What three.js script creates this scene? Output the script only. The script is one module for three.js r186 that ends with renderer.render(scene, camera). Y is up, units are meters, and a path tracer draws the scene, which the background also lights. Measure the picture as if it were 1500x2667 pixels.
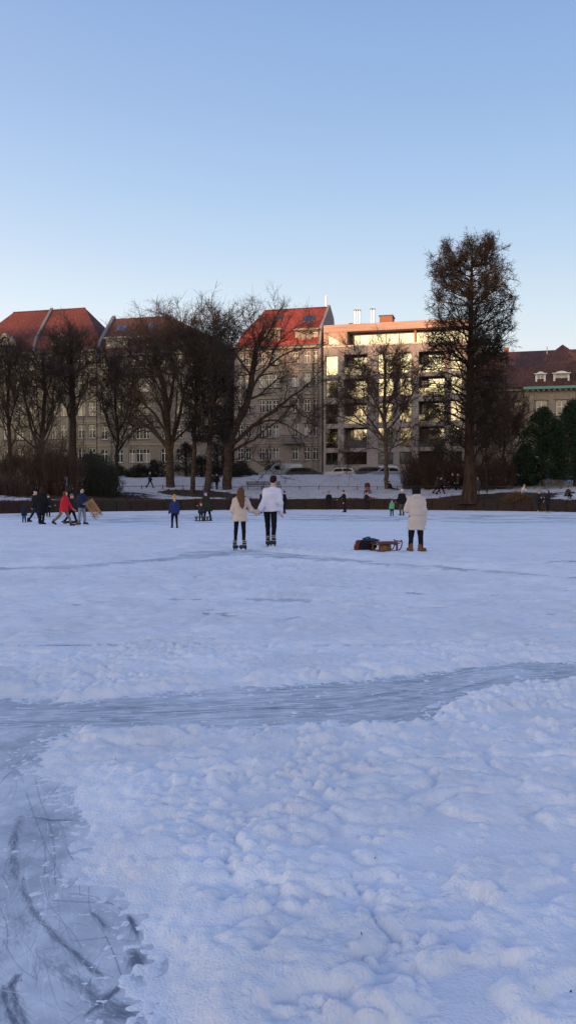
import * as THREE from 'three';
import { mergeGeometries } from 'three/addons/utils/BufferGeometryUtils.js';
import { ConvexGeometry } from 'three/addons/geometries/ConvexGeometry.js';
import { RoundedBoxGeometry } from 'three/addons/geometries/RoundedBoxGeometry.js';

// ---------------------------------------------------------------- camera, sky, sun, exposure
const FOC = 2150, CX = 750, CY = 1333.5, PITCH = Math.atan(47.5 / FOC), CAMH = 1.485;
const scene = new THREE.Scene();
const camera = new THREE.PerspectiveCamera(2 * Math.atan(CY / FOC) * 180 / Math.PI, 1500 / 2667, 0.1, 2000);
camera.position.set(0, CAMH, 0);
camera.rotation.x = -PITCH;
const renderer = new THREE.WebGLRenderer({ antialias: true });
renderer.toneMapping = THREE.LinearToneMapping;
renderer.toneMappingExposure = 1.0;
renderer.shadowMap.enabled = true;

const SUN_AZ = 28 * Math.PI / 180, SUN_EL = 2.1 * Math.PI / 180;   // behind the camera, to its left, just above the roofs
const sunDir = new THREE.Vector3(-Math.sin(SUN_AZ) * Math.cos(SUN_EL), Math.sin(SUN_EL), Math.cos(SUN_AZ) * Math.cos(SUN_EL));
const lerp = (a, b, t) => a + (b - a) * t;
const s2l = (c) => { c /= 255; return c <= 0.04045 ? c / 12.92 : Math.pow((c + 0.055) / 1.055, 2.4); };
{
  // clear winter sky at sundown: blue overhead, pale towards the horizon, a yellow-orange glow round the low sun
  const W = 512, H = 256, data = new Float32Array(W * H * 4);
  const tab = [[0, 240, 234, 230], [6, 238, 238, 238], [9, 228, 237, 242], [12, 212, 230, 243], [16, 188, 214, 240], [20, 168, 200, 236], [25, 150, 184, 228], [31, 135, 170, 220], [50, 100, 140, 204], [90, 72, 112, 188]]
    .map(([e, r, g, b]) => [e, s2l(r), s2l(g), s2l(b)]);
  for (let j = 0; j < H; j++) {
    const el = 90 - (j + 0.5) / H * 180, e = Math.abs(el);
    let k = 0; while (k < tab.length - 2 && tab[k + 1][0] < e) k++;
    let t = (e - tab[k][0]) / (tab[k + 1][0] - tab[k][0]); t = Math.min(1, Math.max(0, t));
    for (let i = 0; i < W; i++) {
      // equirectangular: u = atan2(z, x) / 2pi + 0.5
      const phi = ((i + 0.5) / W - 0.5) * 2 * Math.PI;
      const d = new THREE.Vector3(Math.cos(phi), 0, Math.sin(phi));
      const s = new THREE.Vector3(sunDir.x, 0, sunDir.z).normalize();
      const da = Math.acos(Math.max(-1, Math.min(1, d.dot(s)))) * 180 / Math.PI;
      const g1 = Math.exp(-Math.pow(e / 17, 2)) * Math.exp(-Math.pow(da / 50, 2)), hi = Math.min(1, e / 12);
      const g2 = Math.exp(-e / 24) * Math.exp(-Math.pow(da / 90, 2));
      const c = [0, 0, 0];
      for (let q = 0; q < 3; q++) c[q] = tab[k][q + 1] * (1 - t) + tab[k + 1][q + 1] * t;
      const A = [lerp(3.1, 3.5, hi), lerp(1.85, 2.8, hi), lerp(0.6, 0.98, hi)], B = [1.8, 1.36, 1.1];
      const o = ((H - 1 - j) * W + i) * 4;
      for (let q = 0; q < 3; q++) data[o + q] = (c[q] * (1 - 0.45 * g1) + A[q] * g1 + B[q] * g2) * (el < 0 ? 0.45 : 1);
      data[o + 3] = 1;
    }
  }
  const sky = new THREE.DataTexture(data, W, H, THREE.RGBAFormat, THREE.FloatType);
  sky.mapping = THREE.EquirectangularReflectionMapping;
  sky.colorSpace = THREE.LinearSRGBColorSpace;
  sky.magFilter = sky.minFilter = THREE.LinearFilter;
  sky.needsUpdate = true;
  scene.background = sky;
  scene.environment = sky;
}
const sun = new THREE.DirectionalLight(new THREE.Color().setRGB(1, 0.55, 0.30), 5);
sun.position.copy(sunDir).multiplyScalar(400);
sun.castShadow = true;
sun.shadow.radius = 1;
sun.shadow.mapSize.set(2048, 2048);
Object.assign(sun.shadow.camera, { left: -200, right: 200, top: 120, bottom: -120, near: 1, far: 900 });
scene.add(sun, sun.target);

// ---------------------------------------------------------------- helpers
const rng = (seed) => () => { seed = (seed + 0x6D2B79F5) | 0; let t = Math.imul(seed ^ (seed >>> 15), 1 | seed); t = (t + Math.imul(t ^ (t >>> 7), 61 | t)) ^ t; return ((t ^ (t >>> 14)) >>> 0) / 4294967296; };
const hash2 = (x, y) => { let h = Math.imul(x, 374761393) + Math.imul(y, 668265263) | 0; h = Math.imul(h ^ (h >>> 13), 1274126177); return ((h ^ (h >>> 16)) >>> 0) / 4294967296; };
const hash3 = (x, y, z) => hash2(x + Math.imul(z, 7919), y + Math.imul(z, 104729));
const sm = (t) => t * t * t * (t * (t * 6 - 15) + 10);
const clamp = (v, a = 0, b = 1) => Math.min(b, Math.max(a, v));
const sstep = (a, b, v) => { const t = clamp((v - a) / (b - a)); return t * t * (3 - 2 * t); };
function vn(x, y) { const i = Math.floor(x), j = Math.floor(y), u = sm(x - i), v = sm(y - j); return lerp(lerp(hash2(i, j), hash2(i + 1, j), u), lerp(hash2(i, j + 1), hash2(i + 1, j + 1), u), v); }
function vn3(x, y, z) {
  const i = Math.floor(x), j = Math.floor(y), k = Math.floor(z), u = sm(x - i), v = sm(y - j), w = sm(z - k);
  const a = lerp(lerp(hash3(i, j, k), hash3(i + 1, j, k), u), lerp(hash3(i, j + 1, k), hash3(i + 1, j + 1, k), u), v);
  const b = lerp(lerp(hash3(i, j, k + 1), hash3(i + 1, j, k + 1), u), lerp(hash3(i, j + 1, k + 1), hash3(i + 1, j + 1, k + 1), u), v);
  return lerp(a, b, w);
}
const fbm = (x, y, o = 4) => { let s = 0, a = 0.5, n = 0; for (let k = 0; k < o; k++) { s += a * vn(x, y); n += a; a *= 0.5; const t = x * 1.6 + y * 1.2 + 17.3; y = -x * 1.2 + y * 1.6 + 9.1; x = t; } return s / n; };
// round clods scattered at random: height of the tallest one covering a point
function clods(x, y, density, rmin, rmax, salt) {
  const i = Math.floor(x), j = Math.floor(y); let h = 0;
  for (let a = -1; a <= 1; a++) for (let b = -1; b <= 1; b++) {
    const ci = i + a + salt * 131, cj = j + b - salt * 57;
    if (hash2(ci * 3 + 1, cj * 3 + 2) > density) continue;
    const r = lerp(rmin, rmax, hash2(ci * 7 + 5, cj * 5 + 3));
    const dx = x - (i + a + hash2(ci, cj)), dy = y - (j + b + hash2(cj + 11, ci + 7)), q = (dx * dx + dy * dy) / (r * r);
    if (q < 1) h = Math.max(h, r * Math.sqrt(1 - q));
  }
  return h;
}
// pixel of the photograph -> direction (X right, Y up, Z away from the camera)
function ray(px, py) {
  const u = (px - CX) / FOC, v = -(py - CY) / FOC, s = Math.sin(PITCH), c = Math.cos(PITCH);
  return [u, -s + v * c, c + v * s];
}
const onIce = (px, py) => { const [x, y, z] = ray(px, py), t = -CAMH / y; return [x * t, z * t]; };       // [X, Z] on the ice
const atZ = (px, py, Z) => { const [x, y, z] = ray(px, py), t = Z / z; return [x * t, CAMH + y * t]; };   // [X, Y] at distance Z

const counts = {};
function numbered(n) { counts[n] = (counts[n] ?? -1) + 1; return counts[n] ? n + '_' + String(counts[n]).padStart(3, '0') : n; }
function mesh(name, geo, mat, parent) { const m = new THREE.Mesh(geo, mat); m.name = name; m.castShadow = m.receiveShadow = true; parent.add(m); return m; }
function thing(name, label, category, pos = [0, 0, 0], turn = 0, group) {
  const o = new THREE.Group(); o.name = numbered(name); o.position.set(...pos); o.rotation.y = turn;
  o.userData = { label, category }; if (group) o.userData.group = group; scene.add(o); return o;
}
function structure(name, geo, mat) { const m = mesh(name, geo, mat, scene); m.userData.kind = 'structure'; return m; }
const rgb = (r, g, b) => new THREE.Color().setRGB(r, g, b);
const std = (r, g, b, rough = 0.9, extra = {}) => new THREE.MeshPhysicalMaterial({ color: rgb(r, g, b), roughness: rough, metalness: 0, specularIntensity: rough > 0.79 ? 0.25 : 1, ...extra });
const box = (x0, x1, y0, y1, z0, z1) => { const g = new THREE.BoxGeometry(x1 - x0, y1 - y0, z1 - z0); g.translate((x0 + x1) / 2, (y0 + y1) / 2, (z0 + z1) / 2); return g; };
const merge = (list) => { const n = list.map((g) => { const q = g.index ? g.toNonIndexed() : g; for (const k of Object.keys(q.attributes)) if (!['position', 'normal', 'uv'].includes(k)) q.deleteAttribute(k); if (!q.attributes.uv) q.setAttribute('uv', new THREE.BufferAttribute(new Float32Array(q.attributes.position.count * 2), 2)); return q; }); return mergeGeometries(n); };
function tubeBetween(a, b, r0, r1, seg = 8) {
  const d = new THREE.Vector3().subVectors(b, a), L = d.length(), g = new THREE.CylinderGeometry(r1, r0, L, seg);
  g.translate(0, L / 2, 0); g.applyQuaternion(new THREE.Quaternion().setFromUnitVectors(new THREE.Vector3(0, 1, 0), d.normalize())); g.translate(a.x, a.y, a.z); return g;
}
const V = (x, y, z) => new THREE.Vector3(x, y, z);
// grey or coloured noise texture, tile metres set by repeat
function noiseTex(size, fn, srgb = true) {
  const d = new Uint8Array(size * size * 4);
  for (let j = 0; j < size; j++) for (let i = 0; i < size; i++) { const c = fn(i / size, j / size, i, j), o = (j * size + i) * 4; d[o] = clamp(c[0]) * 255; d[o + 1] = clamp(c[1]) * 255; d[o + 2] = clamp(c[2]) * 255; d[o + 3] = 255; }
  const t = new THREE.DataTexture(d, size, size, THREE.RGBAFormat); t.wrapS = t.wrapT = THREE.RepeatWrapping; t.magFilter = THREE.LinearFilter; t.minFilter = THREE.LinearMipmapLinearFilter; t.generateMipmaps = true;
  if (srgb) t.colorSpace = THREE.SRGBColorSpace; t.needsUpdate = true; return t;
}
// periodic value noise on [0,1)
function pn(u, v, f, salt = 0) { const x = u * f, y = v * f, i = Math.floor(x), j = Math.floor(y), a = sm(x - i), b = sm(y - j), m = (q) => ((q % f) + f) % f; const h = (p, q) => hash2(m(p) + salt * 911, m(q) + salt * 577); return lerp(lerp(h(i, j), h(i + 1, j), a), lerp(h(i, j + 1), h(i + 1, j + 1), a), b); }
const pfbm = (u, v, f, o, salt = 0) => { let s = 0, a = 0.5, n = 0; for (let k = 0; k < o; k++) { s += a * pn(u, v, f, salt + k); n += a; a *= 0.5; f *= 2; } return s / n; };

// ---------------------------------------------------------------- the lie of the land
const shoreZ = (X) => 77.2 - 0.027 * (X - 3) * (X - 3);                 // far shore of the pond
const FAC = 0.257, FZ0 = 107, YAW = -Math.atan(FAC);
const facadeZ = (X) => FZ0 - FAC * X;                                     // line of house fronts
const bankT = (X, Z) => { const zs = Math.max(shoreZ(X), -46); return (Z - zs) / Math.max(8, facadeZ(X) - 10.5 - zs); };
const eT = [[-0.02, 0.84], [0, 0.9], [0.12, 1.1], [0.4, 1.86], [0.5, 1.98], [0.78, 3.25], [0.95, 3.62], [1.0, 3.6], [1.05, 3.0], [1.4, 3.0], [9, 3.0]];
function landY(X, Z) {
  if (Z < -46) return 0.9 + 2.6 * sstep(-46, -70, Z);
  const t = clamp(bankT(X, Z), -0.02, 8.9); let k = 0; while (eT[k + 1][0] < t) k++;
  const a = eT[k], b = eT[k + 1];
  const rough = (fbm(X * 0.35, Z * 0.35, 3) - 0.5) * 0.22 * sstep(0.02, 0.12, t) * (1 - sstep(0.85, 1, t));
  return lerp(a[1], b[1], (t - a[0]) / (b[0] - a[0])) + rough;
}
function onLand(px, py) {                                                   // first hit of a pixel's ray with the bank
  const [x, y, z] = ray(px, py); let p = 50;
  for (let Z = 50; Z < 135; Z += 0.1) { const t = Z / z, X = x * t, Y = CAMH + y * t; if (Z > shoreZ(X) + 0.3 && Y < landY(X, Z)) return [X, landY(X, Z), Z]; }
  return [x * 95 / z, landY(x * 95 / z, 95), 95];
}
// ---------------------------------------------------------------- ice, snow, bank, street
// outlines of the swept skating tracks, read off the photograph and laid on the ice
const poly = (pts) => pts.map(([x, y]) => onIce(x, y));
const trackA = poly([[-900, 1850], [-300, 1835], [0, 1827], [180, 1832], [414, 1807], [621, 1791], [932, 1775], [1139, 1755], [1294, 1729], [1500, 1727], [1900, 1722], [2600, 1720], [2600, 1755], [1900, 1762], [1500, 1773], [1346, 1783], [1242, 1804], [1139, 1845], [1097, 1882], [983, 1892], [725, 1897], [517, 1894], [248, 1902], [124, 1918], [70, 1965], [20, 2010], [-300, 1990], [-900, 1960]]);
const trackB = poly([[124, 1910], [93, 1960], [52, 2022], [155, 2042], [190, 2110], [207, 2177], [176, 2290], [300, 2330], [342, 2363], [362, 2430], [367, 2508], [342, 2591], [400, 2680], [640, 3200], [-2600, 3200], [-1500, 2300], [-800, 2000], [-300, 1930]]);
const trackC = poly([[-700, 1478], [-200, 1480], [150, 1474], [420, 1452], [560, 1425], [640, 1428], [800, 1446], [1000, 1462], [1250, 1482], [1500, 1500], [2100, 1530], [2100, 1556], [1500, 1516], [1250, 1496], [1000, 1477], [800, 1462], [620, 1452], [420, 1468], [150, 1490], [-200, 1497], [-700, 1497]]);
function sdPoly(P, x, y) {                                                  // signed distance, negative inside
  let d = 1e9, s = 1;
  for (let i = 0, j = P.length - 1; i < P.length; j = i++) {
    const ex = P[j][0] - P[i][0], ey = P[j][1] - P[i][1], wx = x - P[i][0], wy = y - P[i][1];
    const t = clamp((wx * ex + wy * ey) / (ex * ex + ey * ey)), bx = wx - ex * t, by = wy - ey * t; d = Math.min(d, bx * bx + by * by);
    const c1 = y >= P[i][1], c2 = y < P[j][1], c3 = ex * wy > ey * wx;
    if ((c1 && c2 && c3) || (!c1 && !c2 && !c3)) s = -s;
  }
  return s * Math.sqrt(d);
}
const boxOf = (P) => [Math.min(...P.map((p) => p[0])) - 1.5, Math.max(...P.map((p) => p[0])) + 1.5, Math.min(...P.map((p) => p[1])) - 1.5, Math.max(...P.map((p) => p[1])) + 1.5];
const BA = boxOf(trackA), BB = boxOf(trackB), BC = boxOf(trackC);
const near = (B, x, z) => x > B[0] && x < B[1] && z > B[2] && z < B[3];
const slabs = [[560, 2420, .28, .16, .035], [700, 2560, .30, .12, .05], [860, 2480, .16, .10, .04], [900, 2610, .26, .12, .05], [1230, 2500, .22, .07, .03], [600, 2530, .15, .12, .035], [470, 2380, .12, .2, .03], [760, 2180, .12, .06, .03], [1050, 2170, .10, .05, .035], [400, 2240, .16, .10, .04], [520, 2680, .2, .12, .04], [1150, 2360, .2, .05, .025], [820, 2330, .14, .08, .03]]
  .map(([px, py, rx, rz, h]) => { const [x, z] = onIce(px, py); return [x, z, rx, rz, h]; });
function snowY(X, Z) {
  const wob = (fbm(X * 3.1, Z * 3.1, 3) - 0.5) * 0.34, wob2 = (fbm(X * 11 + 5, Z * 11, 2) - 0.5) * 0.16;
  let dA = near(BA, X, Z) ? sdPoly(trackA, X, Z) : 2, dB = near(BB, X, Z) ? sdPoly(trackB, X, Z) : 2;
  const bSide = dB < dA;
  let d = bSide ? dB - 0.07 + wob * 0.28 + wob2 * 0.25 : dA + wob * 0.5 + wob2;
  const mid = sstep(6, 8, Z) * (1 - sstep(9, 13, Z)), far = sstep(9, 30, Z);
  const big = fbm(X * 0.45 + 3, Z * 0.45, 3) - 0.5;
  // the trampled snow: hollows and lumps, streaks across the slope, crumbled clods
  const sx = X * 0.86 + Z * 0.5, sz = -X * 0.5 + Z * 0.86;
  let h = 0.040 + big * 0.05 + (fbm(sx * 1.3, sz * 2.6 + 8, 2) - 0.5) * 0.09 * (1 - sstep(8, 14, Z));
  h *= 0.9; const cov = sstep(0.40, 0.60, fbm(X * 1.3 + 40, Z * 1.3 - 7, 3)), amp = lerp(lerp(0.9, 0.8, mid), 0.6, far);
  h += amp * ((fbm(sx * 2.2, sz * 6 + 3, 3) - 0.5) * 0.085 + (fbm(X * 5, Z * 5, 3) - 0.5) * 0.042 - 0.05 * Math.max(0, 0.10 - Math.abs(fbm(X * 2.3 + 60, Z * 3.4, 3) - 0.5)) / 0.10 + (fbm(X * 17, Z * 17, 2) - 0.5) * 0.018);
  if (Z < 36) {
    h += amp * (0.15 + 0.85 * cov) * 0.28 * clods(X * 4.6, Z * 4.6, 0.24, 0.14, 0.44, 1) / 4.6;
    h += amp * (0.25 + 0.75 * cov) * 0.75 * clods(X * 9.5 + 4, Z * 9.5, 0.55, 0.08, 0.44, 2) / 9.5;
    if (Z < 12) h += amp * (0.4 + 0.6 * cov) * 1.0 * clods(X * 17, Z * 17 + 8, 0.75, 0.14, 0.52, 3) / 17;
    // boot and blade dents
    if (Z < 16) h -= amp * 0.5 * clods(sx * 2.6, sz * 6.0 + 31, 0.34, 0.2, 0.46, 7) / 6.0;
  } else h += 0.03 * (vn(X * 3, Z * 3) - 0.5);
  if (Z < 6) for (const [x, z, rx, rz, a] of slabs) {
    const q = Math.pow((X - x + wob * 0.3 + wob2) / rx, 2) + Math.pow((Z - z + wob * 0.25 + wob2) / rz, 2);
    if (q < 1.6) h += a * (1 - sstep(0.5, 1.3, q));
  }
  h = h > 0 ? 0.10 * Math.tanh(h / 0.10) : h;
  // swept tracks: the snow thins out to bare ice behind a low crumbly rim
  const rim = Math.exp(-Math.pow((d - 0.24) / 0.17, 2)) * 0.026 * (0.3 + 1.4 * fbm(X * 5, Z * 5, 2)) * (bSide ? 0.3 : 1);
  if (bSide) h = lerp(0.016 + 0.045 * (fbm(X * 9, Z * 9, 3) - 0.45) + 0.5 * clods(X * 14, Z * 14, 0.4, 0.1, 0.45, 21) / 14, h, sstep(-0.05, 0.45, d));
  let H = lerp(-0.030, Math.max(h, 0.006) + rim, sstep(bSide ? -0.22 : -0.10, bSide ? 0.12 : 0.20, d));
  if (dA < 0) H = Math.max(H, -0.004 + 0.6 * clods(X * 7 + 2, Z * 7, 0.10, 0.05, 0.22, 15) / 7);
  if (d < 0.12) {
    H = Math.max(H, -0.004 + 0.6 * clods(X * 15 + 9, Z * 15, 0.16, 0.05, 0.26, 5) / 15);
  }
  // crumbs strewn over the ice near the rim
  if (d < 0.35 && d > -0.3) { const e = sstep(bSide ? -0.30 : -0.18, bSide ? 0.14 : 0.12, d); H = Math.max(H, 0.016 * (fbm(X * 34 + 3, Z * 34, 2) - (0.84 - 0.52 * e))); }
  // farther tracks, thinly snowed over
  if (Z > 12 && near(BC, X, Z)) {
    const dc = sdPoly(trackC, X, Z) + wob;
    H = lerp(-0.004 + 0.035 * (fbm(X * 2.2, Z * 6, 3) - 0.5), H + 0.05 * Math.exp(-Math.pow((dc - 0.4) / 0.35, 2)), sstep(-0.25, 0.3, dc));
  }
  if (Z > 8.5 && Z < 60) { const q = (fbm(X * 0.22 + 20, Z * 0.42, 2) - 0.5) / 0.010, q2 = (fbm(X * 0.35 - 9, Z * 0.5 + 30, 2) - 0.46) / 0.012; H -= 0.020 * sstep(8.5, 11, Z) * (Math.exp(-q * q) + 0.8 * Math.exp(-q2 * q2)); }
  // wide rink swept near the far shore
  if (Z > 26) {
    const e = Z - (37 + 4 * Math.sin(X * 0.16 + 1) + 3 * fbm(X * 0.2, 4, 2)) - (X < -6 ? 9 * sstep(-6, -14, X) : 0);
    const w = sstep(0, 3, e) * (1 - 0.5 * sstep(57, 63, Z));
    H = lerp(H, -0.002 + 0.06 * (fbm(X * 0.55, Z * 1.1 + 5, 4) - 0.5), w);
  }
  // old drift ridge curving in from the left
  if (Z > 14 && Z < 40) {
    const [rx, rz] = [X + 3.3, Z - 23.5 + 0.32 * (X + 3.3) * (X < -3.3 ? 0.9 : 2.2)];
    if (X < -1.2 && X > -14) H += 0.10 * Math.exp(-rz * rz / 0.5) * (0.4 + fbm(X * 2, Z * 2, 2)) * sstep(-14, -9, X) * (1 - sstep(-2.4, -1.2, X));
  }
  return H;
}
function heightGrid(xs, zs, fn, uvScale = 1) {
  const nx = xs.length, nz = zs.length, pos = new Float32Array(nx * nz * 3), uv = new Float32Array(nx * nz * 2), idx = new Uint32Array((nx - 1) * (nz - 1) * 6);
  let k = 0;
  for (let j = 0; j < nz; j++) for (let i = 0; i < nx; i++) { const o = j * nx + i; pos[o * 3] = xs[i]; pos[o * 3 + 1] = fn(xs[i], zs[j]); pos[o * 3 + 2] = -zs[j]; uv[o * 2] = xs[i] * uvScale; uv[o * 2 + 1] = zs[j] * uvScale; }
  for (let j = 0; j < nz - 1; j++) for (let i = 0; i < nx - 1; i++) { const a = j * nx + i, b = a + 1, c = a + nx, d = c + 1; idx[k++] = a; idx[k++] = b; idx[k++] = d; idx[k++] = a; idx[k++] = d; idx[k++] = c; }
  const g = new THREE.BufferGeometry(); g.setAttribute('position', new THREE.BufferAttribute(pos, 3)); g.setAttribute('uv', new THREE.BufferAttribute(uv, 2)); g.setIndex(new THREE.BufferAttribute(idx, 1)); g.computeVertexNormals(); return g;
}
const spaced = (a, b, step) => { const r = [a]; while (r[r.length - 1] < b) r.push(r[r.length - 1] + step(r[r.length - 1])); r[r.length - 1] = b; return r; };

// ice: dull, frosted, scored by blades; a finely scored sheet by the near corner and a broad one for the rest
function iceTexture(TILE, x0, z0, base, draw) {
  const S = 2048, cv = document.createElement('canvas'); cv.width = cv.height = S;
  const c = cv.getContext('2d'), R = rng(77), im = c.createImageData(S, S), q = TILE / 16;
  const f1 = Math.round(24 * q) + 4, f2 = Math.round(160 * q) + 8, f3 = Math.max(3, Math.round(8 * q));
  for (let j = 0; j < S; j++) for (let i = 0; i < S; i++) {
    const u = i / S, v = j / S, n = pfbm(u, v, f1, 5, 1), m = pfbm(u, v, f2, 3, 9), w = pfbm(u, v, f3, 3, 20);
    const k = clamp(base + (n - 0.5) * 0.8 + (m - 0.5) * 0.5 + (w - 0.5) * 0.4), o = (j * S + i) * 4;
    im.data[o] = lerp(132, 226, k); im.data[o + 1] = lerp(141, 230, k); im.data[o + 2] = lerp(155, 236, k); im.data[o + 3] = 255;
  }
  c.putImageData(im, 0, 0);
  const C = ([x, z]) => [((x - x0) / TILE) * S, (1 - (z - z0) / TILE) * S], px = S / TILE;   // px per metre
  c.lineCap = 'round'; c.lineJoin = 'round';
  const line = (pts, w, col, jit = 0) => {                                  // w in metres
    const q2 = pts.map(C); c.strokeStyle = col; c.lineWidth = w * px; c.beginPath(); c.moveTo(...q2[0]);
    for (let i = 1; i < q2.length - 1; i++) c.quadraticCurveTo(q2[i][0] + (R() - .5) * jit * px, q2[i][1] + (R() - .5) * jit * px, (q2[i][0] + q2[i + 1][0]) / 2, (q2[i][1] + q2[i + 1][1]) / 2);
    c.lineTo(...q2[q2.length - 1]); c.stroke();
  };
  const smear = (pts, w, n0, a) => { const n = Math.round(n0 * 0.55);                                        // frost scraped off in many short strokes, dark ice under it
    const P = poly(pts);
    for (let k = 0; k < n; k++) {
      const f = R() * (P.length - 1), i = Math.min(P.length - 2, Math.floor(f)), t = f - i, x = lerp(P[i][0], P[i + 1][0], t), z = lerp(P[i][1], P[i + 1][1], t);
      const g = (R() + R() + R() - 1.5) * w, h = (R() + R() + R() - 1.5) * w, L = 0.006 + R() * R() * 0.11, an = Math.atan2(P[i + 1][1] - P[i][1], P[i + 1][0] - P[i][0]) + (R() - .5) * 0.7;
      line([[x + g, z + h], [x + g + Math.cos(an) * L, z + h + Math.sin(an) * L]], 0.0015 + R() * R() * 0.009, `rgba(${62 + R() * 22},${72 + R() * 22},${88 + R() * 22},${a * 0.26 * (0.25 + R() * .75)})`);
    }
  };
  draw(c, R, line, smear);
  const t = new THREE.CanvasTexture(cv); t.colorSpace = THREE.SRGBColorSpace; t.wrapS = t.wrapT = THREE.RepeatWrapping; t.anisotropy = 8; return t;
}
const z1 = (pts) => pts.map(([x, y]) => [x / 2.898, 2000 + y / 2.898]);     // from an enlarged detail of the photograph
function nearMarks(c, R, line, smear) {
  smear(z1([[170, 350], [125, 480], [110, 560], [105, 680], [112, 820]]), 0.020, 1500, 0.5);
  smear(z1([[170, 900], [230, 1050], [320, 1170], [450, 1300], [620, 1450], [760, 1560]]), 0.011, 1700, 0.5);
  smear(z1([[560, 1590], [720, 1720], [830, 1800], [980, 1850]]), 0.032, 1900, 0.42); smear(z1([[640, 1880], [880, 1680]]), 0.010, 520, 0.5);
  smear(z1([[150, 1540], [95, 1640], [120, 1780], [190, 1920]]), 0.010, 900, 0.55); smear(z1([[15, 1640], [60, 1820], [120, 1930]]), 0.008, 600, 0.55);
  smear(z1([[20, 1060], [150, 1170], [120, 1320]]), 0.05, 800, 0.34); smear(z1([[270, 1400], [450, 1510], [560, 1600]]), 0.035, 800, 0.34);
  smear(z1([[970, 1110], [1030, 1240]]), 0.009, 620, 0.5); smear(z1([[1010, 1360], [1040, 1500]]), 0.028, 1200, 0.42); smear(z1([[690, 1080], [790, 1190]]), 0.007, 330, 0.42);
  smear(z1([[240, 370], [380, 395], [520, 395]]), 0.006, 420, 0.5); smear(z1([[700, 1850], [900, 1900]]), 0.05, 900, 0.3); smear(z1([[-300, 1200], [-100, 1500], [100, 1900]]), 0.06, 1200, 0.34);
  for (const p of [[[200, 180], [280, 420], [340, 560], [350, 700], [340, 790]], [[270, 90], [310, 260], [360, 360], [410, 540], [420, 690]], [[330, 560], [420, 740], [500, 900]], [[480, 440], [490, 600], [560, 700]], [[210, 690], [340, 560], [420, 480]], [[420, 730], [420, 880]], [[230, 680], [420, 720]], [[800, 1270], [860, 1420], [950, 1640]], [[780, 1280], [1020, 1310]], [[560, 870], [800, 860], [990, 850]], [[400, 1000], [560, 1015], [850, 1020]], [[520, 950], [640, 950], [820, 1000], [950, 1090]], [[560, 1310], [800, 1280]], [[160, 520], [270, 495]], [[850, 1410], [1030, 1400]], [[330, 800], [420, 760]], [[20, 90], [120, 10], [220, -120]], [[0, 120], [60, 60], [160, -60]]])
    for (let q = 0; q < 3; q++) line(poly(z1(p.map(([a, b]) => [a + (R() - .5) * 9, b + (R() - .5) * 9]))), 0.0014 + R() * 0.003, `rgba(78,88,106,${0.08 + R() * .2})`, 0.02);
  for (let k = 0; k < 520; k++) { const p = [R() * 1300 - 500, R() * 2300 - 300], a = R() * 6.3, L = 40 + R() * R() * 640, b = a + (R() - .5); line(poly(z1([p, [p[0] + Math.cos(a) * L * .5, p[1] + Math.sin(a) * L * .5], [p[0] + Math.cos(b) * L, p[1] + Math.sin(b) * L]])), 0.001 + R() * 0.003, R() < .5 ? `rgba(80,90,108,${.12 + R() * .25})` : `rgba(238,242,248,${.15 + R() * .35})`); }
}
function frostGrains(R, line) { for (let k = 0; k < 11000; k++) { const x = -3.1 + R() * 4, z = 1.2 + R() * 4, g = vn(x * 5, z * 5) * vn(x * 1.7 + 9, z * 1.7); const dd = -sdPoly(trackB, x, z), rimF = dd > -0.1 && dd < 0.6 ? Math.exp(-dd * dd / 0.05) : 0; if (R() > g * 1.9 + rimF) continue; line([[x, z], [x + 0.001, z + 0.001]], 0.002 + R() * R() * 0.014, `rgba(240,243,248,${.15 + R() * .45})`); } }
function trackMarks(c, R, line, smear) {
  const mid = poly([[-500, 1900], [0, 1875], [300, 1865], [600, 1845], [900, 1830], [1100, 1800], [1300, 1757], [1500, 1750], [1900, 1742], [2400, 1738]]);
  for (let k = 0; k < 620; k++) {
    const i0 = R() * 7.5, n = 0.6 + R() * 3, off = (R() + R() - 1) * 0.8, tilt = (R() - .5) * (R() < .3 ? 0.7 : 0.22), pts = [];
    for (let q = 0; q <= n; q += 0.3) { const f = Math.min(mid.length - 1.01, i0 + q), i = Math.floor(f), t = f - i; pts.push([lerp(mid[i][0], mid[i + 1][0], t), lerp(mid[i][1], mid[i + 1][1], t) + off + tilt * (q - n / 2)]); }
    if (pts.length < 3) continue;
    line(pts, 0.003 + R() * R() * 0.012, R() < 0.5 ? `rgba(66,76,92,${0.10 + R() * R() * .62})` : `rgba(236,240,246,${0.12 + R() * .4})`);
  }
  smear([[850, 1890], [1060, 1870], [1120, 1830]], 0.12, 1500, 0.4); smear([[600, 1830], [900, 1795], [1100, 1772]], 0.10, 700, 0.32); smear([[300, 1880], [700, 1880]], 0.10, 900, 0.32); smear([[100, 1840], [420, 1815]], 0.05, 500, 0.35);
  for (let k = 0; k < 1300; k++) { const f = R() * 8.9, i = Math.floor(f), t = f - i, x = lerp(mid[i][0], mid[i + 1][0], t), z = lerp(mid[i][1], mid[i + 1][1], t) + (R() + R() - 1) * 0.9, L = R() * 0.16; line([[x, z], [x + L, z + (R() - .5) * .05]], 0.006 + R() * R() * 0.045, `rgba(238,242,248,${.1 + R() * .35})`); }
  for (let k = 0; k < 600; k++) { const x = R() * 16 - 8, z = 1 + R() * 16, a = (R() - .5) * 1.2, L = 0.2 + R() * 1.6; line([[x, z], [x + Math.cos(a) * L, z + Math.sin(a) * L]], 0.004 + R() * .006, R() < .5 ? `rgba(70,78,92,${.1 + R() * .25})` : `rgba(232,236,243,${.1 + R() * .25})`); }
}
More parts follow.
